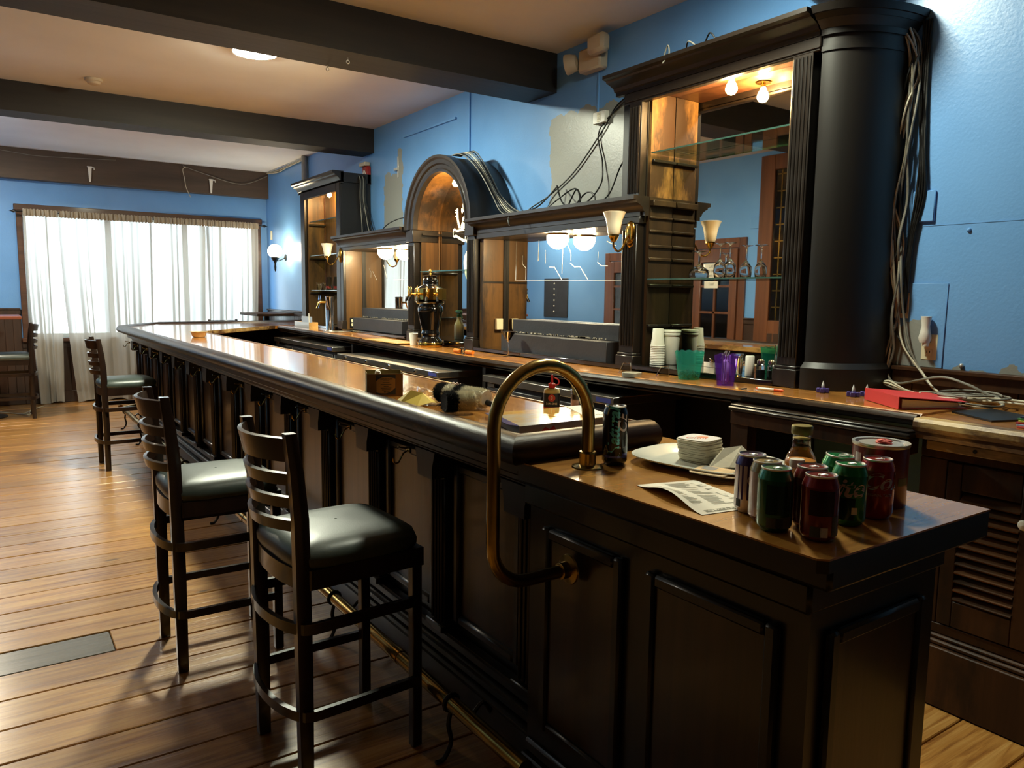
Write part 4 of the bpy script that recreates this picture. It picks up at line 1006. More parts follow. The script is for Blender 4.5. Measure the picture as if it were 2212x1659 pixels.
def outlet(label, x, y, z, plate='ivory_plastic', w=.07, h=.115, dep=.008, face=(-1,0), sockets=True):
    t = thing('power_outlet', label, 'outlet', (x, y, z-h/2))
    fx, fy = face
    def bx(u0, u1, z0, z1, d0, d1, b=0):
        if fx: return MB().box(x+fx*d0, x+fx*d1, y+u0, y+u1, z0, z1, b)
        return MB().box(x+u0, x+u1, y+fy*d0, y+fy*d1, z0, z1, b)
    bx(-w/2, w/2, z-h/2, z+h/2, .0005, dep, .003).build('plate', plate, t)
    if sockets:
        for s in (-1, 1):
            zz = z+s*h*.2
            bx(-.016, .016, zz-.014, zz+.014, dep+.0002, dep+.003, .002).build('socket', 'ivory_plastic', t)
            for u in (-.006, .006): bx(u-.0015, u+.0015, zz-.002, zz+.008, dep+.003, dep+.0036).build('slot', 'dark_void', t)
    return t
outlet('white double outlet box high on the grey wall patch', 3.41, 3.94, 2.625, 'white_plastic', .12, .075, .04)
outlet('ivory outlet plate on the blue wall behind the hanging cables', 3.41, 1.852, 1.435)
o2 = outlet('ivory outlet on the blue wall with a white plug-in freshener', 3.41, 1.715, 1.255)
MB().lathe([(.020,0),(.026,.02),(.020,.05),(.017,.075),(.022,.115),(.018,.115)], (3.375, 1.722, 1.275), 18).lathe([(.001,-.012),(.012,-.012),(.014,.004)], (3.372, 1.716, 1.272), 12).build('freshener', 'white_plastic', o2)
outlet('black outlet beside the left stepped riser', 3.16, 7.589, 1.145, 'black_plastic', .065, .105, .007, (0,-1))
outlet('cream outlet box inside the wide mirror bay', 3.224, 4.894, 1.235, 'ivory_plastic', .06, .085, .03, (0,-1), False)
t = thing('fire_alarm', 'small red fire alarm on the blue wall above the left mirror bay', 'alarm', (3.41, 7.70, 2.60))
MB().box(3.36, 3.409, 7.64, 7.76, 2.60, 2.79, .008).build('case', 'red_paint', t)
MB().box(3.335, 3.40, 7.64, 7.79, 2.79, 2.83, .006).build('strobe', 'cream_metal', t)
MB().tube([(3.355, 7.70+.03*cos(a*pi/8), 2.69+.055*sin(a*pi/8)) for a in range(16)], .005, 6, closed=True).build('pull_ring', 'white_plastic', t)
t = thing('latch_plate', 'bare metal bracket on the grey wall patch left of the arch', 'bracket', (3.41, 7.0, 2.6))
MB().box(3.404, 3.409, 6.98, 7.01, 2.60, 2.80, .001).build('strip', 'alu', t)
MB().box(3.385, 3.404, 6.985, 7.05, 2.665, 2.69, .002).build('tongue', 'alu', t)
tag(MB().box(3.395, 3.4095, 11.08, 11.14, 2.20, 2.33, .004).build('thermostat', 'ivory_plastic', loc=(3.4, 11.1, 2.2)), 'small cream thermostat in the corner above the globe sconce', 'thermostat')
tag(MB().tube([(3.37, 9.58, 2.702), (3.37, 9.58, CZ-.002)], .037, 14).build('grey_pipe', simple('pipe_grey', S(150,152,144), .45), loc=(3.37, 9.58, 2.7)), 'grey vertical pipe rising to the ceiling beside the left cabinet', 'pipe')
tag(MB().box(3.395, 3.4095, 5.62, 5.64, 2.62, CZ-.002).build('wall_conduit', 'blue_paint', loc=(3.4, 5.63, 2.6)), 'thin blue-painted conduit above the arch', 'conduit')
tag(MB().box(3.39, 3.4095, 5.85, 6.85, 2.955, 2.972).build('wall_raceway', 'blue_paint', loc=(3.4, 6.3, 2.95)), 'short blue-painted raceway high on the wall near the beams', 'raceway')
tag(MB().lathe([(.033,0),(.033,.005),(.001,.006)], n=20).xf(Matrix.Translation((2.662, 4.468, 2.98)) @ Matrix.Rotation(pi/2, 4, 'X')).build('beam_disc', 'cream_metal', loc=(2.662, 4.46, 2.95)), 'round white disc stuck on the near ceiling beam', 'plate')
for k, (x, y) in enumerate(((1.894, 4.575), (1.85, 4.80))):
    m = MB().tube([(x, y, 2.887), (x, y, 2.872)], .0025, 6); m.tube([(x+.010*cos(a*pi/6), y, 2.862+.010*sin(a*pi/6)) for a in range(12)], .0025, 6, closed=True)
    tag(m.build('screw_eye', 'alu', loc=(x, y, 2.85)), ['small screw eye under the near beam, front edge', 'small screw eye under the near beam, rear edge'][k], 'hook')
for k, (x, z) in enumerate(((1.15, 2.92), (2.62, 2.90))):
    m = MB().prism([(x-.012, z-.10), (x+.006, z-.10), (x+.022, z+.07), (x+.03, z+.09), (x-.03, z+.09), (x-.022, z+.07)], 11.20, 11.2195, 'y')
    m.tube([(x+.02, 11.2, z+.075), (x+.045, 11.17, z+.07), (x+.045, 11.165, z+.045)], .006, 6)
    tag(m.build('wall_bracket', 'white_plastic', loc=(x, 11.2, z-.1)), ['white bracket on the header board, left of the two', 'white bracket on the header board, right of the two'][k], 'bracket')
# access panel, cover plate and screws in the wall paint beside the drum
tag(MB().box(3.404, 3.4098, 1.655, 1.868, 1.165, 1.535, .002).build('access_panel', 'blue_patched', loc=(0, 0, 0)), 'painted-over access panel behind the wall outlets', 'panel')
tag(MB().box(3.397, 3.4095, 1.735, 1.835, 1.80, 1.935, .004).build('cover_plate', 'blue_paint', loc=(3.4, 1.78, 1.8)), 'blue-painted square cover plate beside the drum end', 'plate')
tag(MB().box(3.4085, 3.4098, .3, 1.80, 1.782, 1.786).build('wall_seam', 'blue_paint', loc=(3.41, 1, 1.78)), 'thin raised paint seam across the bright blue wall', 'seam')
tag(MB().sphere((3.408, 1.59, 1.755), .009, 10, 6).build('wall_screw', 'blue_paint', loc=(3.408, 1.59, 1.745)), 'painted screw head below the wall seam', 'screw')
tag(MB().sphere((3.404, 1.575, 1.185), .010, 10, 6).build('wall_bolt', 'alu', loc=(3.404, 1.575, 1.175)), 'small round screw head low on the blue wall', 'screw')
# ------------------------------------------------------------------ cables
def cables(label, runs, cat='cables', name='cable_bundle'):
    p0 = runs[0][0][0]
    t = thing(name, label, cat, tuple(p0))
    for pts, r, mat in runs:
        MB().tube(spline(pts, 7), r, 6).build('cable', mat, t, smooth=60)
    return t
BR = [(1.853,2.712),(1.848,2.569),(1.848,2.435),(1.858,2.301),(1.876,2.107),(1.870,1.905),(1.858,1.722),(1.857,1.559),(1.859,1.393)]
rr = random.Random(5); runs = []
for k in range(9):
    o = rr.uniform(-.018, .018)
    pts = [(3.372+rr.uniform(-.03,.02)*1, y+o*(.6+abs(sin(i+k)))+(.02*sin(i*1.3+k)), z) for i, (y, z) in enumerate(BR)]
    pts[0] = (3.34-.01*k*.3, 1.88+.01*k, 2.715)
    if k % 3 == 0: tail = [(3.36, 1.88+o, 1.22), (3.35, 1.885+o, 1.10), (3.30, 1.82, 1.075+.004*k), (3.25, 1.70, 1.068), (3.22, 1.52, 1.066), (3.26, 1.30, 1.066), (3.30, .95, 1.066)]
    elif k % 3 == 1: tail = [(3.37, 1.80+o, 1.26), (3.36, 1.72, 1.15), (3.30, 1.62, 1.08), (3.24, 1.50, 1.07), (3.28, 1.36, 1.075), (3.30, 1.0, 1.068)]
    else: tail = [(3.37, 1.86+o, 1.24), (3.36, 1.87, 1.13), (3.33, 1.80, 1.09), (3.28, 1.60, 1.14), (3.27, 1.48, 1.12), (3.29, 1.34, 1.075), (3.31, .9, 1.07)]
    runs.append((pts+tail, [.0045,.0055,.004,.005][k % 4], ['cable_grey','cable_white','cable_grey','cable_white','cable_black'][k % 5]))
cables('thick bundle of loose cables hanging beside the drum end and over the counter', runs)
runs = []
for k in range(4):
    o = .012*k
    pts = [(3.40, 1.841-o, 2.66), (3.395, 1.832-o*.7, 2.50), (3.395, 1.832-o*.8, 2.32), (3.39, 1.81-o*.5, 2.10), (3.392, 1.815-o, 1.92), (3.39, 1.831-o*.5, 1.72), (3.385, 1.838-o*.4, 1.40)]
    runs.append((pts, .005, 'cable_black'))
cables('black cables pinned to the blue wall right of the main bundle', runs)
# coil lying on the counter
runs = []
for k in range(6):
    cx, cy, R_ = 3.20+.02*rr.uniform(-1,1), 1.45+.05*rr.uniform(-1,1), .10+.03*rr.uniform(-1,1)
    runs.append(([(cx+R_*cos(a*.7+k), cy+1.5*R_*sin(a*.7+k)*.8, 1.056+.007*k+.004*sin(a)) for a in range(9)], .0042, ['cable_white','cable_grey','cable_grey'][k % 3]))
cables('tangled coil of grey and white cable lying behind the red binder', runs, name='cable_coil')
WA = [[(3.39,3.66,2.72),(3.395,3.80,2.67),(3.395,3.951,2.521),(3.395,4.21,2.314),(3.39,4.47,2.183),(3.33,4.62,2.10),(3.30,4.75,2.03),(3.33,4.9,2.10),(3.35,4.96,2.16)],
      [(3.39,3.66,2.71),(3.395,3.957,2.552),(3.395,3.92,2.338),(3.37,3.905,2.187),(3.30,4.0,2.06),(3.22,4.2,2.025)],
      [(3.39,3.64,2.70),(3.395,3.60,2.444),(3.395,3.74,2.291),(3.34,3.80,2.10),(3.24,3.9,2.024)],
      [(3.36,4.35,2.228),(3.25,4.45,2.08),(3.03,4.43,2.018),(2.975,4.40,1.97),(2.972,4.38,1.93)],
      [(3.36,4.36,2.23),(3.28,4.20,2.10),(3.20,4.0,2.03),(3.15,3.85,2.025),(3.2,3.7,2.026)],
      [(3.22,4.35,2.03),(3.24,4.22,2.10),(3.27,4.05,2.17),(3.24,3.95,2.08),(3.25,4.05,2.03),(3.28,3.95,2.13),(3.27,3.85,2.11),(3.25,3.82,2.03)],
      [(3.24,4.1,2.03),(3.26,4.02,2.16),(3.25,3.97,2.09),(3.24,4.0,2.03)]]
cables('loose black wires looping over the wide mirror bay', [(p, .005 if i < 3 else .0055, 'cable_black') for i, p in enumerate(WA)])
runs = []
for k in range(7):
    o = .014*(k-3)
    runs.append(([(3.20+o, 5.50, 2.575), (3.20+o, 5.36-.01*k, 2.565+.004*k), (3.20+o, 5.18, 2.475+.006*k), (3.21+o, 5.04, 2.35), (3.23+o, 4.93, 2.20), (3.24+o, 4.82-.02*k, 2.07), (3.22+o, 4.60-.05*k, 2.028)], .0048, ['cable_grey','cable_black','cable_grey','cable_white'][k % 4]))
cables('bundle of grey cables running down the right side of the arch', runs)
runs = []
for k in range(6):
    o = .012*(k-2.5)
    runs.append(([(3.30+o, 8.0, 2.72), (3.30+o, 7.80, 2.715), (3.30+o, 7.62, 2.66), (3.30+o, 7.615, 2.45), (3.31+o, 7.61-.015*k, 2.25), (3.28+o, 7.52-.03*k, 2.10), (3.2+o, 7.35-.06*k, 2.045), (3.1+o, 7.1-.1*k, 2.043)], .005, ['cable_grey','cable_black','cable_black'][k % 3]))
runs.append(([(3.2,7.0,2.043),(3.22,6.8,2.13),(3.25,6.5,2.16),(3.25,6.3,2.06)], .005, 'cable_black'))
cables('cables hanging down the right side of the tall left cabinet', runs)
cables('thin cables stapled into the ceiling corner near the window', [([(3.39-.006*k, 11.15, 3.145-.004*k), (3.385, 10.7, 3.13-.012*k), (3.385, 10.3, 3.135-.008*k), (3.38, 9.6, 3.14-.006*k)], .006, ['cable_grey','cable_white'][k % 2]) for k in range(4)])
cables('pale wire draped along the header board above the window', [([(.0,11.21,3.13),(.4,11.21,3.09),(.683,11.21,3.08),(1.453,11.21,3.12)], .004, 'cable_grey'), ([(2.262,11.2,3.13),(2.525,11.2,3.054),(3.017,11.2,2.956),(3.39,11.2,3.10)], .005, 'cable_grey'), ([(2.30,11.2,3.12),(2.255,11.19,3.08),(2.273,11.19,2.968),(2.29,11.19,2.85),(2.335,11.15,2.716)], .005, 'cable_white')])
cables('loose pale wires on the floor by the left curtain', [([(-.2,10.9,.008),(.04,10.7,.008),(.25+.03*k,10.45-.05*k,.008),(.36,10.75,.008),(.49,11.0,.008)], .005, 'cable_white') for k in range(3)])
cables('short network cable ends lying over the big cabinet cornice', [([(3.0,3.0,2.705),(2.99,2.96,2.76),(2.97,2.93,2.705),(2.945,2.95,2.66)], .004, 'cable_grey'), ([(3.02,2.86,2.705),(2.97,2.80,2.735),(2.96,2.74,2.70)], .004, 'cable_grey'), ([(3.0,2.72,2.705),(2.97,2.66,2.74),(2.97,2.62,2.70)], .004, 'cable_black')])
# ------------------------------------------------------------------ things on the service counter
EZ = 1.0205
def can(label, x, y, mat, r=.033, h=.122, z=EZ, rz=0.0, lid='alu', shoulder=None):
    t = thing('drink_can', label, 'can', (x, y, z), 'drink cans', rz)
    MB().lathe([(r*.74,0),(r*.80,.002),(r*.97,.010),(r,.014),(r,h-.022)], n=32).build('body', mat, t, local=True, smooth=50)
    MB().lathe([(r,h-.022),(r*.97,h-.017),(r*.84,h-.006),(r*.82,h-.003)], n=32).build('shoulder', shoulder or mat, t, local=True, smooth=60)
    MB().lathe([(.001,h-.0055),(r*.66,h-.0055),(r*.72,h-.008),(r*.76,h-.003),(r*.80,h),(r*.845,h-.001),(r*.83,h-.004)], n=32).build('lid', lid, t, local=True, smooth=60)
    a = -2.2
    M = Matrix.Translation((0, 0, h-.0045)) @ Matrix.Rotation(a, 4, 'Z') @ Matrix.Rotation(radians(-9), 4, 'Y')
    k = MB().tube([(.008+.009*cos(q*pi/7), .0075*sin(q*pi/7), .003) for q in range(14)], .0014, 6, closed=True)
    k.box(-.006, .004, -.005, .005, .0005, .002, .0005)
    k.xf(M).build('pull_tab', lid, t, local=True)
    return t
def can_text(t, s, size, mat, th, zc_, r=.033, shear=0.0, vertical=False, bold=0.0, name='lettering'):
    rr_ = r+.0005
    def fn(x, y):
        if vertical: x, y = -y, x
        return (rr_*cos(th+x/rr_), rr_*sin(th+x/rr_), zc_+y)
    return text_part(name, s, size, mat, t, fn, local=True, shear=shear, bold=bold)
def can_patch(t, th, w, z0, z1, mat, r=.033, name='print', n=8, off=.0004):
    m = MB(); rr_ = r+off
    for k in range(n+1):
        a = th-w/2/rr_+w/rr_*k/n; m.v += [(rr_*cos(a), rr_*sin(a), z0), (rr_*cos(a), rr_*sin(a), z1)]
    m.f = [(2*k, 2*k+2, 2*k+3, 2*k+1) for k in range(n)]
    return m.build(name, mat, t, local=True)
TH = atan2(-.85, -1.25)       # side of the cans that faces the camera
paint = lambda n, c, rough=.22: simple(n, c, rough, .35, .4)
g = can('green soda can at the front left of the can cluster, back label showing', 1.217, .880, paint('can_green', S(20,84,54)), shoulder=paint('can_green_hi', S(24,112,74)))
can_patch(g, TH-.10, .020, .010, .030, simple('label_dim', S(70,72,60), .5)); can_patch(g, TH+.75, .024, .010, .032, 'label_dim'); can_patch(g, TH+.34, .014, .011, .029, 'print_dark')
can_patch(g, TH+.15, .040, .036, .092, paint('can_green_dk', S(12,52,36)), off=.0002)
p = can('purple and white soda can at the back left of the cluster', 1.280, .985, paint('can_white', S(196,188,190)), shoulder=paint('can_purple', S(62,44,104)))
can_patch(p, TH+.55, .090, .030, .101, 'can_purple', off=.0002); can_patch(p, TH-.75, .012, .014, .030, 'print_dark')
can_text(p, 'C', .03, 'can_white', TH+.1, .07)
n_ = can('tan-topped maroon soda can between the purple and green cans', 1.254, .928, paint('can_maroon', S(96,40,34)), shoulder=paint('can_tan', S(150,134,92)))
can_patch(n_, TH-.9, .030, .012, .10, 'can_white', off=.0002)
r1 = can('dark red soda can at the very front of the cluster', 1.240, .800, paint('can_red', S(112,24,26)), shoulder=paint('can_red_hi', S(140,28,32)))
can_patch(r1, TH+.10, .046, .050, .096, paint('can_red_dk', S(42,14,14)), off=.0002); can_patch(r1, TH-.18, .020, .010, .030, 'label_dim'); can_patch(r1, TH+.28, .013, .011, .029, 'white_paper'); can_patch(r1, TH+.95, .016, .012, .050, 'label_dim')
can('red soda can mostly hidden behind the front dark red can', 1.288, .851, 'can_red', shoulder='can_red_hi')
s1 = can('bright green soda can with white lettering beside the red cola can', 1.375, .826, paint('can_sprite', S(16,116,58)), shoulder=paint('can_sprite_hi', S(40,150,82)))
can_text(s1, 'Sprite', .050, 'can_white', TH-1.0, .076, shear=.35, bold=.0012)
can_patch(s1, TH+.30, .011, .026, .040, 'white_paper'); can_patch(s1, TH-.35, .045, .014, .058, paint('can_sprite_dk', S(6,48,28)), off=.0002)
c1 = can('red cola can with white script lettering in front of the paint tin', 1.465, .822, paint('can_cola', S(150,24,28)), shoulder=paint('can_cola_hi', S(170,34,42)))
can_text(c1, 'Coca-Cola', .046, 'can_white', TH-1.35, .078, shear=.45, bold=.0009)
can_text(c1, 'ORIGINAL TASTE', .007, 'can_white', TH+.1, .052)
og = can('crushed open green soda can behind the bright green can', 1.432, .896, 'can_sprite', shoulder='can_sprite_hi')
og.rotation_euler = (radians(3), radians(-4), 1.1)
b1 = can('tall black beer can standing beside the foot of the brass hoop', 1.337, 1.465, paint('can_black', S(14,14,16), .2), h=.157)
TB = atan2(-1.46, -1.33)
can_text(b1, 'Natural', .042, paint('can_cyan', S(96,190,200)), TB-.05, .088, vertical=True, shear=.3, bold=.0012)
can_text(b1, 'ICE', .040, 'can_white', TB+.68, .106, vertical=True, shear=.3, bold=.0010)
can_patch(b1, TB+.35, .09, .022, .028, paint('can_blue', S(74,84,170)))
can_patch(b1, TB+.95, .020, .022, .034, 'can_blue'); can_text(b1, 'V', .03, 'can_white', TB+.72, .052, vertical=True, shear=-.5)
can_text(b1, 'A', .026, simple('can_gold', S(140,110,50), .4), TB-.75, .045)
# paint tin
t = thing('paint_tin', 'large dark red tin with crimped rim and pink putty on its lid', 'tin', (1.572, .878, EZ))
R_ = .056; H_ = .136
simple('tin_red', S(104,26,26), .35, .2, .3, noise=.2, nscale=30)
MB().lathe([(R_*.97,0),(R_,.003),(R_,H_-.006)], n=40).build('body', 'tin_red', t, local=True, smooth=50)
MB().lathe([(R_*.6,H_-.006),(R_*.8,H_-.004),(R_*.84,H_-.009),(R_*.90,H_-.009),(R_*.93,H_-.001),(R_*1.03,H_),(R_*1.03,H_-.006),(R_,H_-.008)], n=40).build('rim', 'alu', t, local=True, smooth=50)
MB().lathe([(.001,H_-.0055),(R_*.62,H_-.0055),(R_*.62,H_-.004),(R_*.78,H_-.003)], n=40).build('lid', 'alu', t, local=True)
pm = MB().sphere((0, -.006, H_-.002), .017, 14, 8, 0, 1, .5); rq = random.Random(2)
pm.v = [(a*1+rq.uniform(-.003,.003), b+rq.uniform(-.003,.003), c) for a, b, c in pm.v]
pm.build('putty', simple('pink_putty', S(230,96,84), .6), t, local=True)
can_patch(t, TH-.2, .05, .085, .0865, 'can_tan', R_); can_patch(t, TH-.95, .018, .075, .115, 'can_white', R_); can_patch(t, TH+.9, .03, .05, .066, simple('olive', S(110,110,40), .5), R_)
can_text(t, 'R', .022, 'can_tan', TH+.05, .095, R_)
m = MB().tube([(R_*1.006*cos(TH+.05+.32*cos(a*pi/9)), R_*1.006*sin(TH+.05+.32*cos(a*pi/9)), .095+.018*sin(a*pi/9)) for a in range(18)], .0006, 5, closed=True).build('emblem_ring', 'can_tan', t, local=True)
# sauce bottle
t = thing('sauce_bottle', 'glass bottle half full of orange dressing with a green-gold cap', 'bottle', (1.452, .990, EZ))
clear_mat('bottle_glass', (.96,.95,.86,1), .14)
MB().lathe([(.030,0),(.034,.004),(.034,.082),(.031,.094),(.0225,.110),(.0195,.116),(.0205,.118),(.0195,.120),(.019,.148),(.021,.150)], n=32).build('glass', 'bottle_glass', t, local=True, smooth=60)
MB().lathe([(.001,.004),(.0315,.004),(.0325,.082),(.0310,.088),(.001,.088)], n=32).build('dressing', simple('dressing', S(206,128,30), .3, noise=.25, nscale=40), t, local=True, smooth=50)
MB().lathe([(.0185,.136),(.0185,.1365),(.001,.1365)], n=24).build('residue', simple('pale_residue', S(214,190,96), .5), t, local=True)
MB().lathe([(.022,.146),(.0225,.148),(.0225,.162),(.021,.1645),(.001,.1645)], n=32).build('cap', simple('cap_green', S(120,112,56), .35, .5), t, local=True)
# water bottle
t = thing('water_bottle', 'small clear plastic bottle with a white cap among the cans', 'bottle', (1.318, .906, EZ))
MB().lathe([(.024,0),(.028,.004),(.028,.028),(.0265,.032),(.028,.036),(.028,.052),(.0265,.056),(.028,.060),(.027,.076),(.016,.100),(.0125,.106),(.0125,.114)], n=28).build('body', 'clear_plastic', t, local=True, smooth=60)
MB().lathe([(.0145,.105),(.0145,.119),(.0135,.1205),(.001,.1205)], n=24).build('cap', 'white_plastic', t, local=True)
can_patch(t, TH, .05, .040, .068, clear_mat('label_clear', (.8,.8,.75,1), .2, .3), .0283)
can_text(t, 'CALISTA', .009, 'can_maroon', TH, .058, .0286); can_text(t, 'SPRING', .008, 'can_maroon', TH, .048, .0286)
# tray
t = thing('serving_tray', 'white oblong plastic tray holding the coaster stack', 'tray', (1.535, 1.325, EZ), rz=radians(10))
def super_ring(a, b, n=48, e=3.2):
    o = []
    for k in range(n):
        th = 2*pi*k/n; c, s = cos(th), sin(th); rr_ = (abs(c)**e+abs(s)**e)**(-1/e); o.append((a*rr_*c, b*rr_*s))
    return o
def ring_mesh(lay):
    m = MB(); n = 48
    for (a, b, z) in lay: m.v += [(x, y, z) for x, y in super_ring(a, b)]
    for j in range(len(lay)-1): m.f += [(j*n+i, j*n+(i+1) % n, (j+1)*n+(i+1) % n, (j+1)*n+i) for i in range(n)]
    m.f += [tuple(range(n)), tuple((len(lay)-1)*n+i for i in range(n))]
    return m
ring_mesh([(.085,.125,.0),(.098,.138,.003),(.140,.182,.017),(.147,.189,.019),(.147,.189,.022),(.139,.181,.0215),(.100,.140,.008),(.088,.128,.006)]).build('tray_shell', simple('tray_white', S(222,226,218), .2, coat=.5), t, local=True, smooth=50)
TZ = EZ+.0068
def coaster_mesh(s=.047, th=.0021):
    m = MB(); n = 48
    for z in (0, th): m.v += [(x, y, z) for x, y in super_ring(s, s, 48, 6)]
    m.f = [(i, (i+1) % n, n+(i+1) % n, n+i) for i in range(n)]+[tuple(range(n)), tuple(n+i for i in range(n))]
    return m
c0 = coaster_mesh().build('coaster', 'card_edge', loc=None); rq = random.Random(9)
for k in range(29):
    c = c0 if k == 0 else c0.copy()
    if k: COL.objects.link(c)
    z = TZ+.0021*k; wob = .006 if k in (0, 1, 27, 28) else .0015
    c.location = (1.553+rq.uniform(-wob, wob)-.0004*k, 1.360+rq.uniform(-wob, wob), z+.0002*0)
    c.rotation_euler = (0, 0, radians(8)+rq.uniform(-.06, .06)+(.09 if k >= 27 else 0))
    tag(c, 'plain white coaster in the tall stack on the tray' if k < 28 else 'top coaster of the stack with red lettering Chill', 'coaster', 'coasters in the tall stack')
    WL[c] = Vector(c.location); last = c
c0.data.materials[0] = MATS['card_edge']
top_m = coaster_mesh(.046, .0003).build('printed_face', simple('coaster_print', S(206,208,212), .5, noise=.12, nscale=30), last, local=True); top_m.location = (0, 0, .0021)
def flat(z, a=0, o=(0,0), sc=1):
    ca, sa = cos(a), sin(a)
    return lambda x, y: (o[0]+sc*(x*ca-y*sa), o[1]+sc*(x*sa+y*ca), z)
text_part('lettering', 'Chill', .030, simple('print_red', S(196,70,56), .6), last, flat(.0028, radians(-58), (-.014, .004)), local=True, shear=.2)
MB().prism([(.0,.012),(.02,.006),(.028,-.01),(.01,-.02),(.004,-.004)], .0026, .0028).build('print_motif', simple('print_orange', S(214,120,76), .6), last, local=True)
# loose coasters with a beach print
simple('photo_print', S(206,172,120), .45, noise=.55, nscale=38)
for k, (x, y, a, lab) in enumerate(((1.475, 1.195, .5, 'lowest of three printed coasters fanned on the tray'), (1.455, 1.205, .35, 'middle of three printed coasters fanned on the tray'), (1.440, 1.222, .3, 'topmost of three printed coasters fanned on the tray'))):
    c = coaster_mesh().build('coaster', 'card_edge', loc=None); c.location = (x, y, TZ+.004+.0024*k); c.rotation_euler = (0, 0, a)
    tag(c, lab, 'coaster'); WL[c] = Vector(c.location)
    q = coaster_mesh(.0455, .0002).build('printed_face', 'photo_print', c, local=True); q.location = (0, 0, .0021)
    coaster_mesh(.018, .0003).build('print_motif', simple('print_slate', S(84,100,112), .5), c, local=True).location = (.022, .018, .0022)
# crumpled paper
def crumple(name, label, cat, x, y, z, pts, mat, peak):
    m = MB().add([(px, py, pz) for px, py, pz in pts]+[peak[0]]+[peak[1]], [])
    n = len(pts)
    m.f = [(i, i+1, n if i < n//2 else n+1) for i in range(n-1)]+[(n-1, 0, n+1), (n, n+1, n//2), (0, n, n+1)]
    o = m.build(name, mat, loc=None, smooth=0); o.location = (x, y, z); tag(o, label, cat)
    md = o.modifiers.new('thick', 'SOLIDIFY'); md.thickness = .0006
    return o
crumple('crumpled_paper', 'crumpled grey-white paper slip at the right end of the tray', 'paper', 1.56, 1.262, TZ+.001, [(-.09,.0,.004),(-.03,.05,.002),(.03,.055,.006),(.075,.02,.004),(.06,-.05,.002),(.0,-.06,.006),(-.06,-.04,.012)], 'card_edge', [(-.01,.02,.045),(.035,.0,.05)])
# menu sheet, one edge lifted
m = MB(); nu, nv = 14, 10
A_, B_, C_, D_ = Vector((1.170,1.016,0)), Vector((1.228,1.268,0)), Vector((1.385,1.228,0)), Vector((1.335,.990,0))
for j in range(nv+1):
    for i in range(nu+1):
        u, v = i/nu, j/nv
        p = A_.lerp(B_, u).lerp(D_.lerp(C_, u), v)
        m.v.append((p.x, p.y, EZ+.0008+.020*sin(pi*u)**2*(1-v)**2))
m.f = [(j*(nu+1)+i, j*(nu+1)+i+1, (j+1)*(nu+1)+i+1, (j+1)*(nu+1)+i) for j in range(nv) for i in range(nu)]
me_ = m.build('menu_sheet', 'white_paper', loc=(1.28, 1.13, EZ))
tag(me_, 'printed paper menu sheet lying by the counter edge', 'menu')
def on_sheet(u, v, dz=.0006):
    p = A_.lerp(B_, u).lerp(D_.lerp(C_, u), v)
    return (p.x-1.28, p.y-1.13, .0008+.020*sin(pi*u)**2*(1-v)**2+dz)
rq = random.Random(4); ln = MB()
for k in range(30):
    u = .16+.026*k
    for (v0, v1) in ((.10, .10+rq.uniform(.10,.2)), (.40, .40+rq.uniform(.2,.36)), (.80, .80+rq.uniform(.04,.14))):
        if rq.random() < .25: continue
        b = len(ln.v); n = 5
        for q in range(n+1):
            v = lerp(v0, v1, q/n); ln.v += [on_sheet(u, v), on_sheet(u+.010, v)]
        ln.f += [(b+2*q, b+2*q+2, b+2*q+3, b+2*q+1) for q in range(n)]
o = ln.build('printed_lines', 'print_grey', me_, local=True); o['kind'] = 'stuff'
m = MB(); b = 0
for q in range(11): m.v += [on_sheet(.035, .12+.08*q, .0005), on_sheet(.085, .12+.08*q, .0005)]
m.f = [(2*q, 2*q+2, 2*q+3, 2*q+1) for q in range(10)]
m.build('heading_bar', simple('bar_grey', S(120,122,108), .7), me_, local=True)
text_part('lettering', 'SMALL PLATES', .028, 'white_paper', me_, lambda x, y: on_sheet(.060+y*1.4, .52+x*3.9, .0009), local=True, bold=.0004)
# ------------------------------------------------------------------ things on the bar top
BZ = 1.0705
t = thing('metal_bowl', 'small tan metal bowl on the bar top near the far corner', 'bowl', (1.45, 6.80, BZ))
MB().lathe([(.040,0),(.050,.002),(.058,.020),(.062,.040),(.072,.043),(.072,.046),(.060,.044),(.050,.008),(.001,.006)], n=28).build('bowl', simple('tan_metal', S(176,150,108), .4, .3), t, local=True)
t = thing('carton_box', 'open brown carton of sachets with a navy label on the bar', 'box', (1.235, 2.665, BZ), rz=radians(-20))
simple('carton', S(112,82,40), .8); simple('carton_in', S(140,122,66), .8); simple('navy_label', S(30,36,58), .5); simple('kraft_label', S(152,118,72), .7)
w_, d_, h_ = .068, .040, .090
MB().box(-w_, w_, -d_, -d_+.0015, 0, h_-.004).build('front_wall', 'carton', t, local=True)
MB().box(-w_, w_, d_-.0015, d_, 0, h_+.004).build('back_wall', 'carton_in', t, local=True)
MB().box(-w_, -w_+.0015, -d_+.0016, d_-.0016, 0, h_).build('side_wall', 'carton_in', t, local=True)
MB().box(w_-.0015, w_, -d_+.0016, d_-.0016, 0, h_).build('side_wall', 'carton_in', t, local=True)
MB().box(-w_+.0016, w_-.0016, -d_+.0016, d_-.0016, 0, .002).build('bottom', 'carton_in', t, local=True)
MB().box(-.034, .040, -d_-.0006, -d_-.0001, .006, .082).build('label', 'navy_label', t, local=True)
el = [(lerp(-.033,.039,i/16), 0) for i in range(17)]
MB().prism([(x, .012+.018*((x-.0)/.036)**2*(1 if x > 0 else .25)) for x, _ in el]+[(x, .074-.018*(x/.036)**2*(1 if x < 0 else .3)) for x, _ in el[::-1]], -d_-.0010, -d_-.0007, 'y').build('label_panel', 'kraft_label', t, local=True)
text_part('lettering', 'Sugar', .008, 'label_dim', t, lambda x, y: (-.022+x, -d_-.0012, .077+y), local=True)
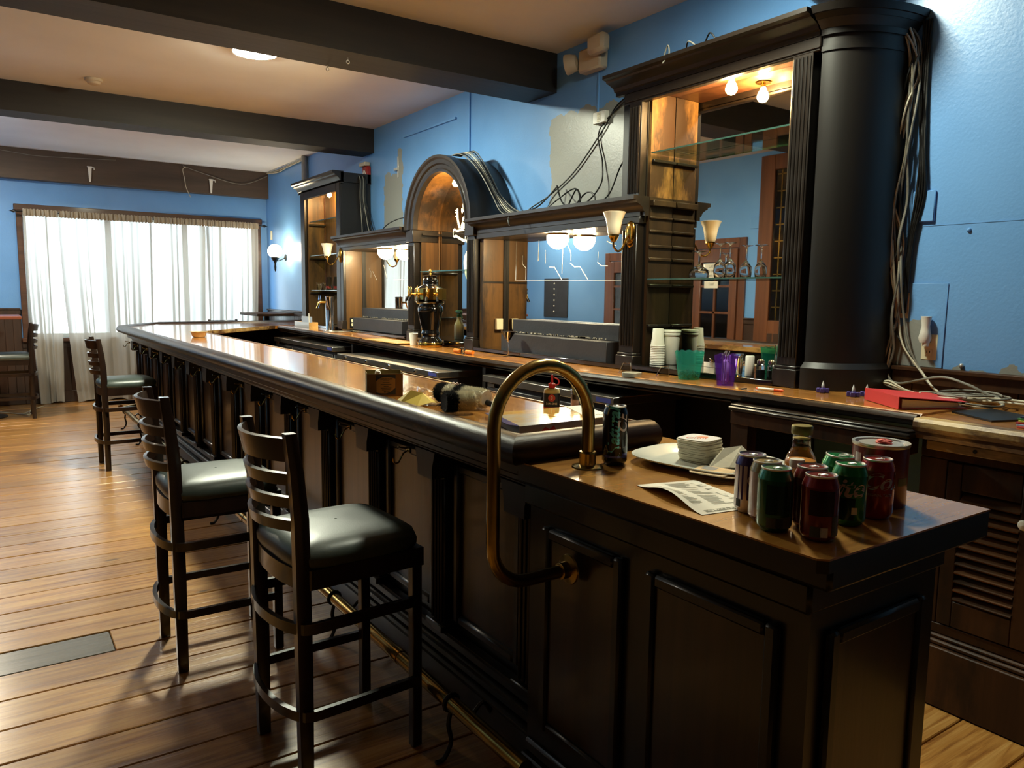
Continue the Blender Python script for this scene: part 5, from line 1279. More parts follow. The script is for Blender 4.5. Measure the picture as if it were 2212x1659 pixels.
text_part('lettering', '100% SUGAR', .008, 'print_dark', t, lambda x, y: (.004+x, -d_-.0012, .066+y), local=True, bold=.0002)
for k in range(6):
    wl = [.024,.026,.040,.018,.040,.032][k]
    MB().box(.004-wl/2, .004+wl/2, -d_-.0013, -d_-.0011, .0585-.0068*k, .0605-.0068*k).build('print_line', 'print_dark', t, local=True)
for k in range(5):
    MB().box(-.004+k*.0045, -.0015+k*.0045, -d_-.0013, -d_-.0011, .014, .0205).build('barcode', 'print_dark', t, local=True)
MB().box(-.05, -.03, -.01, .012, .05, h_-.002, .003).xf(Matrix.Rotation(.2, 4, 'Y')).build('sachet', 'white_paper', t, local=True)
crumple('yellow_paper', 'crumpled yellow paper wrapper beside the carton', 'paper', 1.225, 2.37, BZ+.001, [(-.07,.01,.004),(-.05,.065,.01),(.01,.07,.002),(.065,.04,.012),(.07,-.025,.004),(.025,-.06,.014),(-.03,-.055,.003)], simple('yellow_paper_m', S(214,186,88), .6), [(-.02,.01,.052),(.02,-.005,.040)])
# plastic film behind the carton
m = MB(); rq = random.Random(12); nu = 9
for j in range(nu):
    for i in range(nu): m.v.append((-.06+.12*i/(nu-1)+rq.uniform(-.006,.006), -.08+.16*j/(nu-1)+rq.uniform(-.006,.006), .004+rq.uniform(0,.03)*(1-abs(i/4-1)*.6)))
m.f = [(j*nu+i, j*nu+i+1, (j+1)*nu+i+1, (j+1)*nu+i) for j in range(nu-1) for i in range(nu-1)]
clear_mat('film', (.93,.94,.95,1), .25, .12)
o = m.build('plastic_film', 'film', loc=None, smooth=0); o.location = (1.36, 2.66, BZ+.001); tag(o, 'crumpled clear plastic film lying behind the carton', 'plastic film')
# fuzzy black and white scrub brushes
def fuzz(parent, name, P0, P1, r, mat, n, seed, L=.012):
    """bristles standing out of a rod between two points"""
    rq = random.Random(seed); P0, P1 = Vector(P0), Vector(P1); d = (P1-P0).normalized(); A = d.orthogonal().normalized(); B = d.cross(A); m = MB()
    for _ in range(n):
        u = rq.random(); th = rq.uniform(0, 2*pi); o = P0.lerp(P1, u)
        e = 1 if .04 < u < .96 else .6
        out = (A*cos(th)+B*sin(th)+d*rq.uniform(-.25,.25)*(1)).normalized()
        p0 = o+out*(r-L)*e; p1 = o+out*(r*rq.uniform(.9,1.07))*e; s = d.cross(out)*.0013
        m.add([p0-s, p0+s, p1], [(0,1,2)])
    o = m.build(name, mat, parent, local=True, smooth=0); o['kind'] = 'stuff'
    MB().tube([P0, P1], r-L*.75, 14).build('core', mat, parent, local=True)
simple('bristle_white', S(214,208,186), .8); simple('bristle_black', S(16,15,15), .7)
t = thing('glass_brush', 'black-tipped white bristle brush lying nearest on the bar', 'brush', (1.235, 2.125, BZ+.041), 'glass-washer brushes')
fuzz(t, 'white_bristles', (.0,.0,0), (.066,-.012,0), .037, 'bristle_white', 4200, 1)
fuzz(t, 'black_bristles', (-.036,.006,0), (.0,.0,0), .040, 'bristle_black', 3000, 2)
t = thing('glass_brush', 'second bristle brush with two black bands, behind the nearest one', 'brush', (1.325, 2.365, BZ+.038), 'glass-washer brushes')
fuzz(t, 'white_bristles', (.006,-.02,.0), (.050,-.215,0), .037, 'bristle_white', 6500, 3)
fuzz(t, 'black_bristles', (-.002,.02,0), (.006,-.02,0), .038, 'bristle_black', 2600, 4)
fuzz(t, 'black_bristles', (.018,-.075,.003), (.024,-.105,.003), .039, 'bristle_black', 1800, 5)
MB().tube([(.050,-.216,-.012), (.056,-.25,-.018)], .010, 12).build('handle', 'black_plastic', t, local=True)
t = thing('bead_strand', 'strand of small pale beads draped behind the brushes', 'beads', (1.37, 2.37, BZ))
for k in range(26):
    a = k*.28; MB().sphere((.06*sin(a*.8)-.02+.003*k, .02*cos(a)+.03, .052+.012*sin(a*1.7)-.001*k*.6), .0055, 8, 6).build('bead', simple('bead_pink', S(206,180,172), .3), t, local=True)
# oil bottle
t = thing('oil_bottle', 'small flat oil bottle with a red spout cap behind the picture book', 'bottle', (1.54, 2.005, BZ), rz=radians(-37))
MB().lathe([(.026,0),(.027,.003),(.027,.072),(.024,.078),(.010,.082),(.009,.086)], n=28, sy=.55).build('body', simple('oil_cream', S(210,190,128), .3), t, local=True, smooth=50)
MB().lathe([(.0275,.018),(.0275,.064)], n=28, sy=.56).build('label', simple('oil_black', S(22,22,24), .4), t, local=True)
MB().lathe([(.0275,.010),(.0275,.018)], n=28, sy=.56).build('label_stripe', 'print_red', t, local=True)
MB().lathe([(.012,.083),(.012,.096),(.0085,.098),(.0045,.100),(.0035,.125),(.001,.126)], n=16).tube(spline([(.009,0,.090),(.022,0,.095),(.022,0,.108),(.008,0,.117)], 4), .0022, 6).build('spout_cap', simple('cap_red', S(190,32,36), .3), t, local=True)
MB().lathe([(.012,0),(.001,.0003)], n=20).xf(Matrix.Translation((0,-.0155,.049)) @ Matrix.Rotation(pi/2, 4, 'X')).build('emblem', 'print_red', t, local=True)
text_part('lettering', '3', .014, 'white_plastic', t, lambda x, y: (x, -.0162, .049+y), local=True, bold=.0004)
text_part('lettering', '3-IN-ONE', .0085, 'white_plastic', t, lambda x, y: (x, -.0160, .030+y), local=True, bold=.0003)
# glass of stirrers
t = thing('stirrer_glass', 'clear glass of pale drink stirrers half hidden by the brass hoop', 'glass', (1.625, 1.965, BZ))
MB().lathe([(.024,0),(.026,.003),(.029,.075),(.0275,.075),(.0245,.006),(.001,.005)], n=24).build('glass', 'real_glass', t, local=True, smooth=50)
rq = random.Random(3)
for k in range(9):
    a = rq.uniform(0, 6.28); MB().tube([(.012*cos(a), .012*sin(a), .007), (.026*cos(a+.4), .026*sin(a+.4), .095+rq.uniform(-.01,.012))], .0016, 6).build('stirrer', simple('straw_yellow', S(220,196,120), .4), t, local=True)
MB().lathe([(.0275,0),(.0275,.06)], n=16, a0=2.6, a1=4.0).build('paper_sleeve', simple('sleeve_pink', S(214,180,160), .6), t, local=True)
# picture book / portfolio of photos
t = thing('photo_portfolio', 'wide glossy picture board with a blue flap lying on the near bar corner', 'book', (1.40, 1.74, BZ))
def qd(P, z0, z1): return MB().prism(P, z0, z1)
PB = [(1.195,1.700),(1.545,1.700),(1.602,1.93),(1.262,1.945)]
qd(PB, BZ+.0005, BZ+.026).build('pages', simple('page_edge', S(196,190,176), .6), t)
wood('sunset_print', S(180,170,150), S(226,214,186), 'x', 5, .3, .16, .6, 0, S(222,170,76), .55, 0, 6)
qd([(a, b) for a, b in PB], BZ+.0262, BZ+.0270).build('cover', 'sunset_print', t)
qd([(1.196,1.701),(1.262,1.944),(1.235,1.945),(1.180,1.735)], BZ+.0272, BZ+.0285).build('blue_flap', simple('flap_blue', S(58,66,130), .2, coat=.6), t)
qd([(1.45,1.702),(1.55,1.702),(1.603,1.93),(1.545,1.932)], BZ+.0272, BZ+.0282).build('inset_page', 'white_paper', t)
text_part('lettering', 'Phil', .026, 'print_dark', t, lambda x, y: (1.525+x*.9-y*.0, 1.745+y*.8, BZ+.0286), shear=.4)
m = MB().prism([(1.265,.0035),(1.285,.018),(1.30,.010),(1.315,.020),(1.325,.004)], 1.6990, 1.6994, 'y'); m.v = [(a, b, BZ+c) for a, b, c in m.v]
m.build('red_mark', 'print_red', t)
# ------------------------------------------------------------------ stepped black risers
def riser(label, y0, y1, zl):
    t = thing('stepped_riser', label, 'riser', (3.17, (y0+y1)/2, zl), 'stepped black bottle risers')
    MB().box(3.085, 3.288, y0, y1, zl, zl+.122, .003).build('lower_step', 'black_paint', t)
    MB().box(3.185, 3.288, y0+.0, y1-.005, zl+.1225, zl+.222, .003).build('upper_step', 'black_paint', t)
    m = MB(); rq = random.Random(int(y0*10))
    for k in range(60):
        y = rq.uniform(y0+.05, y1-.05); m.box(3.1835, 3.1848, y, y+rq.uniform(.006,.03), zl+.126, zl+.126+rq.uniform(.003,.012))
    o = m.build('chipped_paint', simple('chip', S(170,160,140), .8), t); o['kind'] = 'stuff'
riser('long stepped black riser standing in the wide mirror bay', 3.48, 4.64, zc(4.1)+.0305)
riser('stepped black riser standing in the left mirror bay', 6.27, 7.40, zc(6.87)+.0305)
# ------------------------------------------------------------------ beer tower
tx, ty = 2.925, 5.43; tz = zc(ty)+.0008
t = thing('beer_tower', 'black urn-shaped beer tower with a brass band of taps', 'beer tower', (tx, ty, tz))
MB().lathe([(.098,0),(.100,.004),(.100,.030),(.096,.036)], (tx, ty, tz), 36).build('base_ring', 'brass', t)
MB().lathe([(.096,.0362),(.092,.05),(.070,.075),(.066,.085),(.074,.098),(.076,.112),(.068,.125),(.070,.14),(.084,.20),(.098,.27),(.103,.30),(.098,.322),(.088,.330),(.088,.338),(.112,.346),(.118,.358),(.105,.368),(.090,.372)], (tx, ty, tz), 36).build('urn', 'black_gloss', t, smooth=60)
MB().lathe([(.090,.372),(.118,.373),(.128,.378),(.128,.462),(.120,.466),(.080,.467)], (tx, ty, tz), 10).build('brass_band', 'gold', t, smooth=20)
MB().lathe([(.100,.467),(.094,.474),(.070,.490),(.060,.494),(.058,.500),(.062,.512),(.060,.53),(.048,.548),(.054,.556),(.054,.566),(.040,.572),(.012,.575)], (tx, ty, tz), 36).build('crown', 'black_gloss', t, smooth=60)
MB().lathe([(.010,.575),(.012,.582),(.006,.590),(.012,.600),(.010,.612),(.001,.620)], (tx, ty, tz), 14).build('finial', 'gold', t)
for k in range(6):
    a = radians(128+k*26); c, s = cos(a), sin(a); P = lambda r, z: (tx+r*c, ty+r*s, tz+z)
    f = MB().tube([P(.120,.42), P(.165,.42), P(.178,.416)], .010, 10).tube([P(.172,.418), P(.180,.396), P(.192,.372)], .0065, 8)
    tp = f.build('tap', 'gold', t)
    MB().tube([P(.172,.424), P(.172,.445), P(.172,.452), P(.172,.470), P(.172,.482)], [.006,.0085,.005,.009,.003], 10).build('tap_lever', 'gold', tp)
    MB().tube([P(.180,.396), P(.196,.364)], .0095, 10).build('nozzle_cover', 'black_plastic', tp)
cb = box(2.745, 2.94, 5.66, 6.32, zc(6.0)+.0005, zc(6.0)+.010, .002).build('serving_board', simple('pale_board', S(196,150,80), .4, noise=.2, nscale=12, coat=.4), loc=(2.85, 6.0, zc(6.0)))
tag(cb, 'thin pale board lying on the back counter left of the beer tower', 'board')
def cup_prof(r0, r1, h, w=.0012): return [(r0-.002,0),(r0,.001),(r1,h-.002),(r1+.0015,h-.001),(r1+.001,h),(r1-w,h-.001),(r0-w,.003),(.001,.0025)]
o = MB().lathe(cup_prof(.027,.037,.098), n=24).build('plastic_cup', simple('cup_plastic', S(226,224,212), .35), loc=None); o.location = (2.86, 5.60, zc(5.6)+.0008); tag(o, 'single white plastic cup standing in front of the beer tower', 'cup')
# spray bottle
sx, sy = 3.19, 5.425; sz = zc(5.5)+.0515
t = thing('spray_bottle', 'pale green spray bottle with a dark green trigger in the alcove', 'spray bottle', (sx, sy, sz))
MB().lathe([(.036,0),(.040,.005),(.040,.115),(.036,.130),(.020,.160),(.018,.185)], (sx, sy, sz), 24).build('bottle', simple('spray_body', S(208,222,194), .35), t, smooth=60)
MB().lathe([(.020,.186),(.020,.205),(.014,.21)], (sx, sy, sz), 18).build('collar', simple('spray_green', S(28,92,66), .35), t)
MB().box(sx-.012, sx+.012, sy-.045, sy+.040, sz+.211, sz+.240, .008).box(sx-.006, sx+.006, sy+.04, sy+.055, sz+.224, sz+.236, .003).build('head', 'spray_green', t)
MB().tube([(sx, sy-.02, sz+.222), (sx, sy-.045, sz+.19), (sx, sy-.055, sz+.175)], .005, 8).build('trigger', 'spray_green', t)
# orange and black rubber grips
t = thing('bottle_grip', 'orange and black rubber grips lying on the back counter', 'grip', (2.82, 4.72, zc(4.72)))
z_ = zc(4.72)+.019
MB().tube([(2.815,4.845,z_), (2.815,4.765,z_)], .016, 14).build('grip', simple('orange_rubber', S(214,120,26), .6, noise=.4, nscale=60), t)
MB().tube([(2.825,4.70,z_-.002), (2.835,4.625,z_-.002)], .015, 14).build('grip', 'orange_rubber', t)
MB().tube([(2.82,4.735+.022*cos(a*pi/7),z_+.003+.022*sin(a*pi/7)) for a in range(14)], .005, 8, closed=True).build('ring', 'black_plastic', t)
# martini glass
gx, gy = 2.985, 4.40; gz = zc(gy)+.0008
t = thing('martini_glass', 'empty martini glass standing on the back counter', 'glass', (gx, gy, gz))
MB().lathe([(.036,0),(.036,.002),(.006,.006),(.0035,.012),(.0035,.098),(.006,.104),(.054,.178),(.0525,.178),(.004,.107),(.001,.106)], (gx, gy, gz), 28).build('glass', 'real_glass', t, smooth=60)
# tap column
cx_, cy_ = 2.90, 7.57; cz_ = zc(cy_)+.0008
t = thing('tap_column', 'polished steel tap column with two taps by the left cabinet', 'tap column', (cx_, cy_, cz_))
MB().lathe([(.062,0),(.062,.004),(.043,.008),(.040,.012),(.040,.345),(.042,.350),(.042,.358),(.036,.361)], (cx_, cy_, cz_), 32).build('column', 'chrome', t, smooth=50)
for k, (dx, dy) in enumerate(((-.6,.8), (-.95,.3))):
    P = lambda r, z: (cx_+dx*r, cy_+dy*r, cz_+z)
    f = MB().tube([P(.036,.30), P(.10,.30), P(.115,.292)], .011, 10).tube([P(.108,.296), P(.118,.262), P(.130,.235)], .007, 8).build('tap', 'gold' if k else 'chrome', t)
    MB().tube([P(.104,.306), P(.104,.33), P(.104,.345), P(.104,.37)], [.006,.010,.005,.004], 8).build('tap_lever', 'chrome', f)
tag(box(2.80, 3.02, 7.28, 7.50, zc(7.4)+.0005, zc(7.4)+.012, .003).build('drip_tray', 'steel', loc=(2.9, 7.4, zc(7.4))), 'low steel drip tray beside the tap column', 'tray')
# card caddy
t = thing('card_caddy', 'wooden caddy with a metal side holding cards and a marker', 'caddy', (2.84, 8.1, zc(8.1)))
z_ = zc(8.1)+.0005
wood('caddy_wood', S(190,140,74), S(224,176,104), 'y', 12, .1, .5)
MB().box(2.795, 2.797, 7.90, 8.36, z_, z_+.075).build('metal_side', 'alu', t)
MB().box(2.797, 2.897, 7.90, 7.91, z_, z_+.075).box(2.797, 2.897, 8.35, 8.36, z_, z_+.075).box(2.887, 2.897, 7.91, 8.35, z_, z_+.075).box(2.797, 2.887, 7.91, 8.35, z_, z_+.008).build('wooden_box', 'caddy_wood', t)
MB().box(2.84, 2.843, 7.93, 8.25, z_+.009, z_+.135).build('card', simple('card_blue', S(190,200,212), .6), t)
MB().tube([(2.825,7.97,z_+.01), (2.82,7.965,z_+.17)], .006, 8).build('marker', 'white_plastic', t)
tag(MB().lathe([(.024,0),(.026,.002),(.026,.06),(.018,.075),(.018,.09),(.022,.092),(.022,.102)], n=20).build('glass_jar', 'real_glass', loc=None), 'small clear jar standing behind the card caddy', 'jar').location = (2.95, 8.52, zc(8.5)+.001)
# beer glasses on the lowest shelf of the left cabinet
def glass_at(name, label, cat, prof, loc, group=None, mat='real_glass', n=22):
    o = MB().lathe(prof, n=n).build(name, mat, loc=None, smooth=60); o.location = loc; tag(o, label, cat, group); WL[o] = Vector(loc); return o
SZ = 1.4848
pint = cup_prof(.030,.042,.148,.002)
up = [(r, .148-z) for r, z in pint][::-1]
for k, (y, lab) in enumerate(((8.30, 'upturned pint glass with red print, left on the lowest shelf'), (8.07, 'upturned pint glass with red print, right on the lowest shelf'))):
    t = thing('pint_glass', lab, 'glass', (3.18, y, SZ), 'pint glasses on the shelf')
    MB().lathe(up, (3.18, y, SZ), 22).build('glass', 'real_glass', t, smooth=60)
    text_part('lettering', 'PBR', .036, 'red_paint', t, lambda x, yy, y=y: (3.18+.0425*cos(-2.2-x/.0425), y+.0425*sin(-2.2-x/.0425), SZ+.034-yy), bold=.0008)
for k, (y, x) in enumerate(((8.56, 3.16), (8.46, 3.20), (8.62, 3.25))):
    glass_at('rocks_glass', ['small rocks glass nearest the left end of the lowest shelf', 'small rocks glass between the left end and the pint glasses', 'small rocks glass at the back left of the lowest shelf'][k], 'glass', cup_prof(.028,.034,.085,.002), (x, y, SZ), 'rocks glasses on the shelf')
# stemmed glasses upside down in the big cabinet
WZ = 1.5628
goblet = [(.001,.050),(.024,.048),(.045,.038),(.0515,.020),(.048,.001),(.050,0),(.0515,.001),(.054,.022),(.048,.045),(.026,.060),(.010,.070),(.0055,.080),(.0055,.128),(.010,.136),(.036,.142),(.036,.144),(.001,.1445)]
glass_at('goblet', 'upturned wide goblet on the lower glass shelf, standing alone at left', 'glass', goblet, (3.187, 2.862, WZ))
wine = [(.001,.084),(.012,.080),(.0275,.062),(.031,.035),(.0255,.001),(.026,0),(.0275,.001),(.033,.035),(.030,.065),(.014,.088),(.005,.098),(.004,.108),(.004,.165),(.010,.172),(.034,.177),(.034,.179),(.001,.1795)]
for k, y in enumerate((2.722, 2.640)):
    glass_at('wine_glass', ['left of two upturned wine glasses on the lower shelf', 'right of two upturned wine glasses on the lower shelf'][k], 'glass', wine, (3.19-.02*k, y, WZ), 'upturned wine glasses')
# ------------------------------------------------------------------ cups and containers on the ledge
LZ = zc(2.6)+.0315
t = thing('cup_stack', 'stack of white plastic cups, upside down, against the cabinet side', 'cup stack', (3.13, 3.095, LZ), 'white cup stacks')
for k in range(12):
    MB().lathe([(.0405,0),(.0415,.001),(.0415,.0075),(.040,.009)], (3.13, 3.095, LZ+.0095*k), 26).build('cup_rim', 'white_plastic', t, smooth=50)
MB().lathe([(.0395,.114),(.034,.150),(.0335,.152),(.030,.204),(.0285,.207),(.001,.207)], (3.13, 3.095, LZ), 26).build('top_cup', simple('cup_white', S(228,226,212), .4), t, smooth=50)
t = thing('lidded_container', 'tall white lidded plastic container beside the cup stack', 'container', (3.222, 3.075, LZ))
MB().lathe([(.036,0),(.038,.003),(.047,.165)], (3.222, 3.075, LZ), 30).build('body', 'cup_white', t, smooth=50)
MB().lathe([(.048,.165),(.050,.167),(.050,.182),(.048,.184),(.0515,.186),(.0515,.196),(.049,.199),(.001,.199)], (3.222, 3.075, LZ), 30).build('lid', 'cup_white', t, smooth=50)
# teal bucket of beads
bx_, by_ = 2.952, 2.69; bz_ = zc(by_)+.0008
t = thing('bead_bucket', 'translucent teal scalloped tub with blue-green beads inside', 'tub', (bx_, by_, bz_))
m = MB(); n = 48; lay = [(.052,0),(.053,.002),(.064,.075),(.074,.140)]
for j, (r, z) in enumerate(lay): m.v += [(bx_+r*cos(2*pi*k/n), by_+r*sin(2*pi*k/n), bz_+z+(.006*abs(sin(pi*k/n*12)) if j == 3 else 0)) for k in range(n)]
for j in range(3): m.f += [(j*n+k, j*n+(k+1) % n, (j+1)*n+(k+1) % n, (j+1)*n+k) for k in range(n)]
m.f += [tuple(range(n))]
mt = bpy.data.materials.new('teal_plastic'); mt.use_nodes = True; MATS['teal_plastic'] = mt
N = mt.node_tree.nodes; L = mt.node_tree.links; P = N['Principled BSDF']; P.inputs['Base Color'].default_value = S(90,206,190); P.inputs['Roughness'].default_value = .12
tp = N.new('ShaderNodeBsdfTransparent'); tp.inputs[0].default_value = S(150,236,222); mx = N.new('ShaderNodeMixShader'); mx.inputs[0].default_value = .78
L.new(P.outputs[0], mx.inputs[1]); L.new(tp.outputs[0], mx.inputs[2]); L.new(mx.outputs[0], N['Material Output'].inputs[0])
m.build('tub', 'teal_plastic', t, smooth=50)
rq = random.Random(8); b = MB()
for k in range(330):
    a = rq.uniform(0, 6.28); q = .050*sqrt(rq.random()); b.sphere((bx_+q*cos(a), by_+q*sin(a), bz_+.007+.048*rq.random()*(.55+.45*(1-q/.05))), .0042, 6, 4)
o = b.build('beads', simple('bead_teal', S(40,126,128), .15, .5), t); o['kind'] = 'stuff'
# purple box of cutlery
px_, py_ = 2.880, 2.392; pz_ = zc(py_)+.0008
t = thing('cutlery_tub', 'translucent purple tub of plastic cutlery and napkins', 'tub', (px_, py_, pz_), rz=radians(35))
m = MB(); s0, s1 = .036, .052
lay = [(s0, 0), (s0, .002), (lerp(s0, s1, .5), .07), (s1, .140)]
ring = [(-1,-1),(-.5,-1),(0,-1),(.5,-1),(1,-1),(1,-.5),(1,0),(1,.5),(1,1),(.5,1),(0,1),(-.5,1),(-1,1),(-1,.5),(-1,0),(-1,-.5)]
for j, (s, z) in enumerate(lay): m.v += [(a*s, b_*s, z+(.010*(1 if k % 2 else 0) if j == 3 else 0)) for k, (a, b_) in enumerate(ring)]
for j in range(3): m.f += [(j*16+k, j*16+(k+1) % 16, (j+1)*16+(k+1) % 16, (j+1)*16+k) for k in range(16)]
m.f += [tuple(range(16))]
mt2 = mt.copy(); mt2.name = 'purple_plastic'; MATS['purple_plastic'] = mt2
mt2.node_tree.nodes['Principled BSDF'].inputs['Base Color'].default_value = S(146,92,214)
for nd in mt2.node_tree.nodes:
    if nd.type == 'BSDF_TRANSPARENT': nd.inputs[0].default_value = S(190,150,240)
m.build('tub', 'purple_plastic', t, local=True, smooth=30)
rq = random.Random(6)
for k in range(7):
    a = rq.uniform(-1, 1); m = MB().tube([(a*.02, rq.uniform(-.02,.02), .006), (a*.036, rq.uniform(-.03,.03), .150+rq.uniform(-.015,.02))], .0028, 6)
    m.build('fork', simple('clear_fork', S(206,200,214), .2, trans=.4), t, local=True)
m = MB().add([(-.03,-.02,.10),(.01,-.03,.11),(-.035,.03,.12),(-.01,.0,.175),(.02,.02,.13),(-.04,-.01,.15)], [(0,1,3),(1,4,3),(4,2,3),(2,5,3),(5,0,3)])
m.build('plastic_wrapper', 'film', t, local=True, smooth=0)
MB().box(-.025, .015, -.015, .02, .01, .12, .01).xf(Matrix.Rotation(.12, 4, 'Y')).build('napkin', simple('napkin', S(214,196,226), .8), t, local=True)
# shakers and small items on the ledge at right
def shaker(label, x, y, fill):
    t = thing('table_shaker', label, 'shaker', (x, y, LZ), 'glass shakers')
    MB().lathe([(.020,0),(.0225,.002),(.0225,.055),(.018,.066),(.017,.070)], (x, y, LZ), 10).build('glass', 'real_glass', t, smooth=20)
    MB().lathe([(.001,.003),(.0195,.003),(.0195,.036),(.001,.036)], (x, y, LZ), 10).build('contents', fill, t, smooth=20)
    MB().lathe([(.019,.068),(.019,.080),(.012,.088),(.001,.090)], (x, y, LZ), 18).build('cap', 'chrome', t)
shaker('salt shaker with a chrome cap, left of the pair', 3.115, 2.375, simple('salt', S(230,230,224), .8))
shaker('grey-filled shaker with a chrome cap, right of the pair', 3.125, 2.318, simple('pepper', S(120,116,100), .8, noise=.4, nscale=200))
tag(MB().lathe([(.021,0),(.022,.002),(.022,.098),(.020,.102),(.001,.102)], n=20).build('white_cylinder', 'white_plastic', loc=None), 'plain white cylinder left of the salt shaker', 'canister').location = (3.095, 2.425, LZ)
glass_at('shot_glass', 'tall clear shot glass between the purple tub and the white cylinder', 'glass', cup_prof(.020,.025,.105,.002), (3.12, 2.515, LZ), n=12)
tag(MB().box(-.004, .004, -.018, .018, 0, .098, .002).build('white_packet', 'white_paper', loc=None), 'upright white packet just right of the purple tub', 'packet').location = (3.075, 2.545, LZ)
t = thing('glass_pitcher', 'clear glass pitcher with pale contents beside the right pilaster', 'pitcher', (3.17, 2.29, LZ))
MB().lathe([(.036,0),(.040,.003),(.044,.05),(.040,.10),(.036,.13),(.042,.165),(.040,.165),(.034,.13),(.038,.10),(.041,.05),(.036,.006),(.001,.005)], (3.17, 2.29, LZ), 26).build('glass', 'real_glass', t, smooth=60)
MB().lathe([(.001,.0065),(.035,.0065),(.039,.05),(.0385,.062),(.001,.062)], (3.17, 2.29, LZ), 26).build('contents', simple('cream', S(226,220,190), .5), t, smooth=50)
# flat things on the counter
t = thing('coaster_pack', 'shrink-wrapped pack of pale square coasters on the back counter', 'coasters', (2.80, 2.95, zc(2.95)), rz=radians(14))
for k in range(6):
    ring_mesh([(.046,.046,.001+.0036*k),(.046,.046,.0042+.0036*k)]).build('coaster', 'card_edge', t, local=True)
ring_mesh([(.048,.048,.0002),(.0485,.0485,.012),(.047,.047,.0235),(.02,.03,.029)]).build('shrink_wrap', 'film', t, local=True, smooth=30)
for k, (x, y, a) in enumerate(((2.92, 3.13, .6), (2.94, 2.86, .5))):
    t = thing('card_easel', ['small wire card easel beside the pilaster base', 'small wire card easel behind the coaster pack'][k], 'easel', (x, y, zc(y)), rz=a)
    MB().tube([(-.01,-.035,.004),(.035,-.02,.052),(.035,.02,.052),(-.01,.035,.004),(-.03,.03,.004),(-.02,.02,.016)], .0018, 6).build('frame', 'chrome', t, local=True)
    MB().box(.0, .002, -.024, .024, .004, .05).xf(Matrix.Rotation(radians(42), 4, 'Y')).build('card', clear_mat('smoke_plastic', (.55,.55,.5,1), .2), t, local=True)
t = thing('marker_pen', 'white and orange marker pen lying on the back counter', 'pen', (2.85, 2.12, zc(2.12)))
z_ = zc(2.12)+.0075
MB().tube([(2.835,2.17,z_), (2.855,2.10,z_)], .0065, 12).build('barrel', 'white_plastic', t)
MB().tube([(2.8555,2.099,z_), (2.865,2.068,z_), (2.8665,2.058,z_)], [.0068,.0062,.002], 12).build('cap', simple('marker_orange', S(226,90,40), .35), t)
MB().tube([(2.835,2.171,z_), (2.832,2.178,z_)], .005, 12).build('end_plug', 'marker_orange', t)
tag(MB().box(-.02, .02, -.005, .005, 0, .005, .002).tube([(-.02,0,.003),(-.03,.006,.003),(-.03,-.006,.003)], .0015, 6).build('hair_clip', 'black_plastic', loc=None), 'tiny black clip lying left of the marker pen', 'clip').location = (2.80, 2.22, zc(2.2)+.0005)
def tealight(label, x, y):
    z = zc(y)+.0008
    t = thing('tealight', label, 'tealight', (x, y, z), 'purple battery tealights', rz=.5)
    MB().box(-.026, .026, -.010, .010, 0, .020, .002).box(-.010, .010, -.026, -.0101, 0, .020, .002).box(-.010, .010, .0101, .026, 0, .020, .002).build('base', simple('tea_purple', S(66,54,120), .3), t, local=True)
    MB().lathe([(.005,.020),(.0065,.026),(.006,.034),(.003,.044),(.0008,.052)], n=12).build('flame', simple('flame_white', S(226,232,232), .4, trans=.3), t, local=True)
tealight('purple battery tealight standing alone before the drum', 3.015, 1.965)
tealight('left of two purple tealights near the red binder', 3.005, 1.815)
tealight('right of two purple tealights near the red binder', 3.065, 1.790)
# red binder
t = thing('ring_binder', 'red ring binder lying open-edge forward beside the cables', 'binder', (3.0, 1.55, 1.0515))
simple('binder_red', S(196,54,54), .45)
Bp = [(2.795,1.505),(3.055,1.375),(3.215,1.60),(2.955,1.735)]
MB().prism(Bp, 1.0515, 1.0535).build('lower_cover', 'binder_red', t)
m = MB().add([(2.795,1.505,1.096),(3.055,1.375,1.074),(3.215,1.60,1.074),(2.955,1.735,1.096),(2.795,1.505,1.099),(3.055,1.375,1.077),(3.215,1.60,1.077),(2.955,1.735,1.099)], [(0,1,2,3),(4,5,6,7),(0,1,5,4),(1,2,6,5),(2,3,7,6),(3,0,4,7)])
m.build('upper_cover', 'binder_red', t)
m = MB().add([(2.795,1.505,1.0536),(2.955,1.735,1.0536),(2.955,1.735,1.0958),(2.795,1.505,1.0958),(2.798,1.5035,1.0536),(2.958,1.7335,1.0536),(2.958,1.7335,1.0955),(2.798,1.5035,1.0955)], [(0,1,2,3),(4,5,6,7),(0,1,5,4),(2,3,7,6),(1,2,6,5),(3,0,4,7)])
m.build('spine', 'binder_red', t)
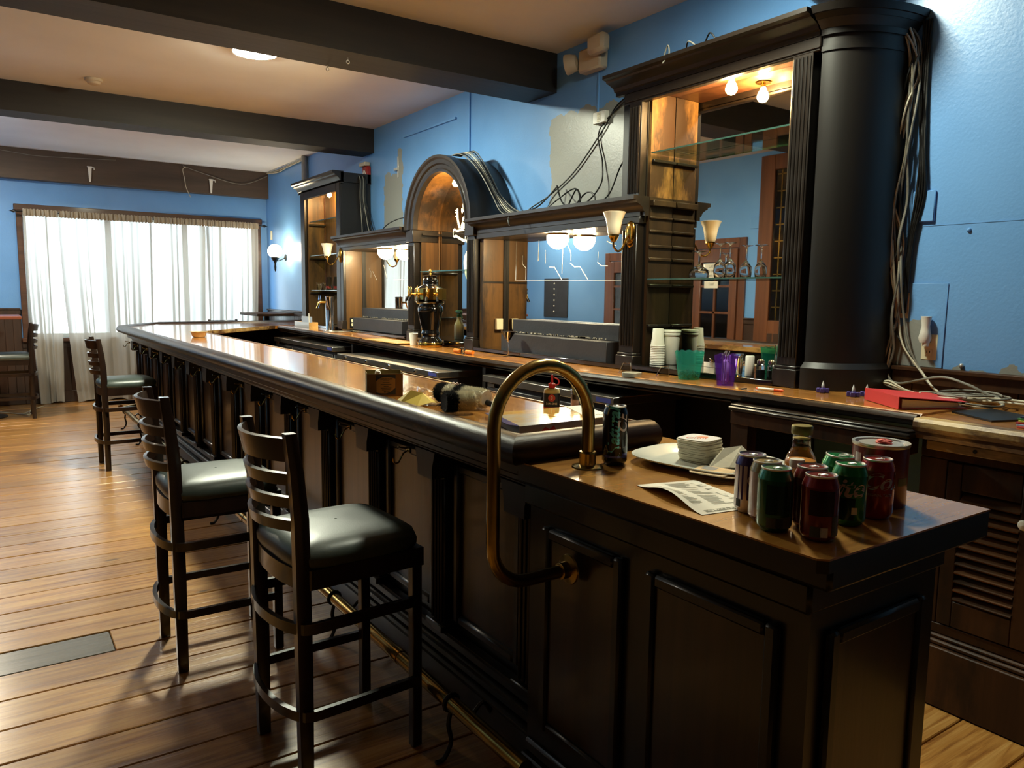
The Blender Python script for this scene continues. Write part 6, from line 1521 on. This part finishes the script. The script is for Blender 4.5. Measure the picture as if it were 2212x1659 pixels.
m = MB().add([(2.82,1.505,1.0538),(3.03,1.40,1.0538),(3.18,1.60,1.0538),(2.965,1.705,1.0538),(2.82,1.505,1.088),(3.03,1.40,1.072),(3.18,1.60,1.072),(2.965,1.705,1.088)], [(0,1,2,3),(4,5,6,7),(0,1,5,4),(1,2,6,5),(2,3,7,6),(3,0,4,7)])
m.build('pages', 'white_paper', t)
tag(MB().prism([(2.84,1.20),(3.05,1.12),(3.16,1.34),(2.95,1.385)], 1.0435, 1.050).build('black_folder', 'black_plastic', loc=(3, 1.25, 1.0435)), 'flat black folder lying right of the red binder', 'folder')
cols = [S(196,86,84), S(150,166,196), S(150,40,40), S(206,206,90), S(70,120,70), S(52,58,78)]
labs = ['salmon-covered magazine at the bottom of the colourful pile', 'pale blue magazine, second from the bottom of the pile', 'dark red magazine in the middle of the colourful pile', 'yellow magazine in the upper half of the colourful pile', 'green magazine just below the top one', 'dark slate magazine on top of the colourful pile']
for k in range(6):
    z = 1.0436+.0062*k; dx = .004*k; dy = .002*((k*7) % 5-2)
    t = thing('magazine', labs[k], 'magazine', (2.93, .98, z), 'magazines on the side counter')
    MB().box(2.79+dx, 3.02+dx, .82+dy, 1.105+dy, z, z+.0058, .0008).build('pages', simple('mag_%d' % k, cols[k], .3, coat=.3), t)
    if k == 5:
        text_part('lettering', 'ULINE', .05, 'white_plastic', t, lambda x, y, z=z: (2.845+y+dx, 1.0-x, z+.0062), bold=.002)
        MB().box(2.815+dx, 2.872+dx, .93, 1.07, z+.0059, z+.0060).build('title_block', 'print_red', t)
# ------------------------------------------------------------------ tables at the far end
def pub_table(label, x0, x1, y0, y1, z, mat='table_wood'):
    t = thing('pub_table', label, 'table', ((x0+x1)/2, (y0+y1)/2, 0))
    MB().box(x0, x1, y0, y1, z-.035, z, .006).build('top', mat, t)
    MB().tube([((x0+x1)/2, (y0+y1)/2, .03), ((x0+x1)/2, (y0+y1)/2, z-.036)], .035, 12).build('pedestal', 'black_plastic', t)
    MB().lathe([(.24,.003),(.24,.015),(.05,.03)], ((x0+x1)/2, (y0+y1)/2, 0), 20).build('foot', 'black_plastic', t)
pub_table('red-brown high table at the left edge of the room', -.55, .29, 9.95, 10.75, 1.155)
pub_table('dark high table in the far corner behind the bar', 2.90, 3.39, 10.15, 11.0, 1.17, 'cab_wood')
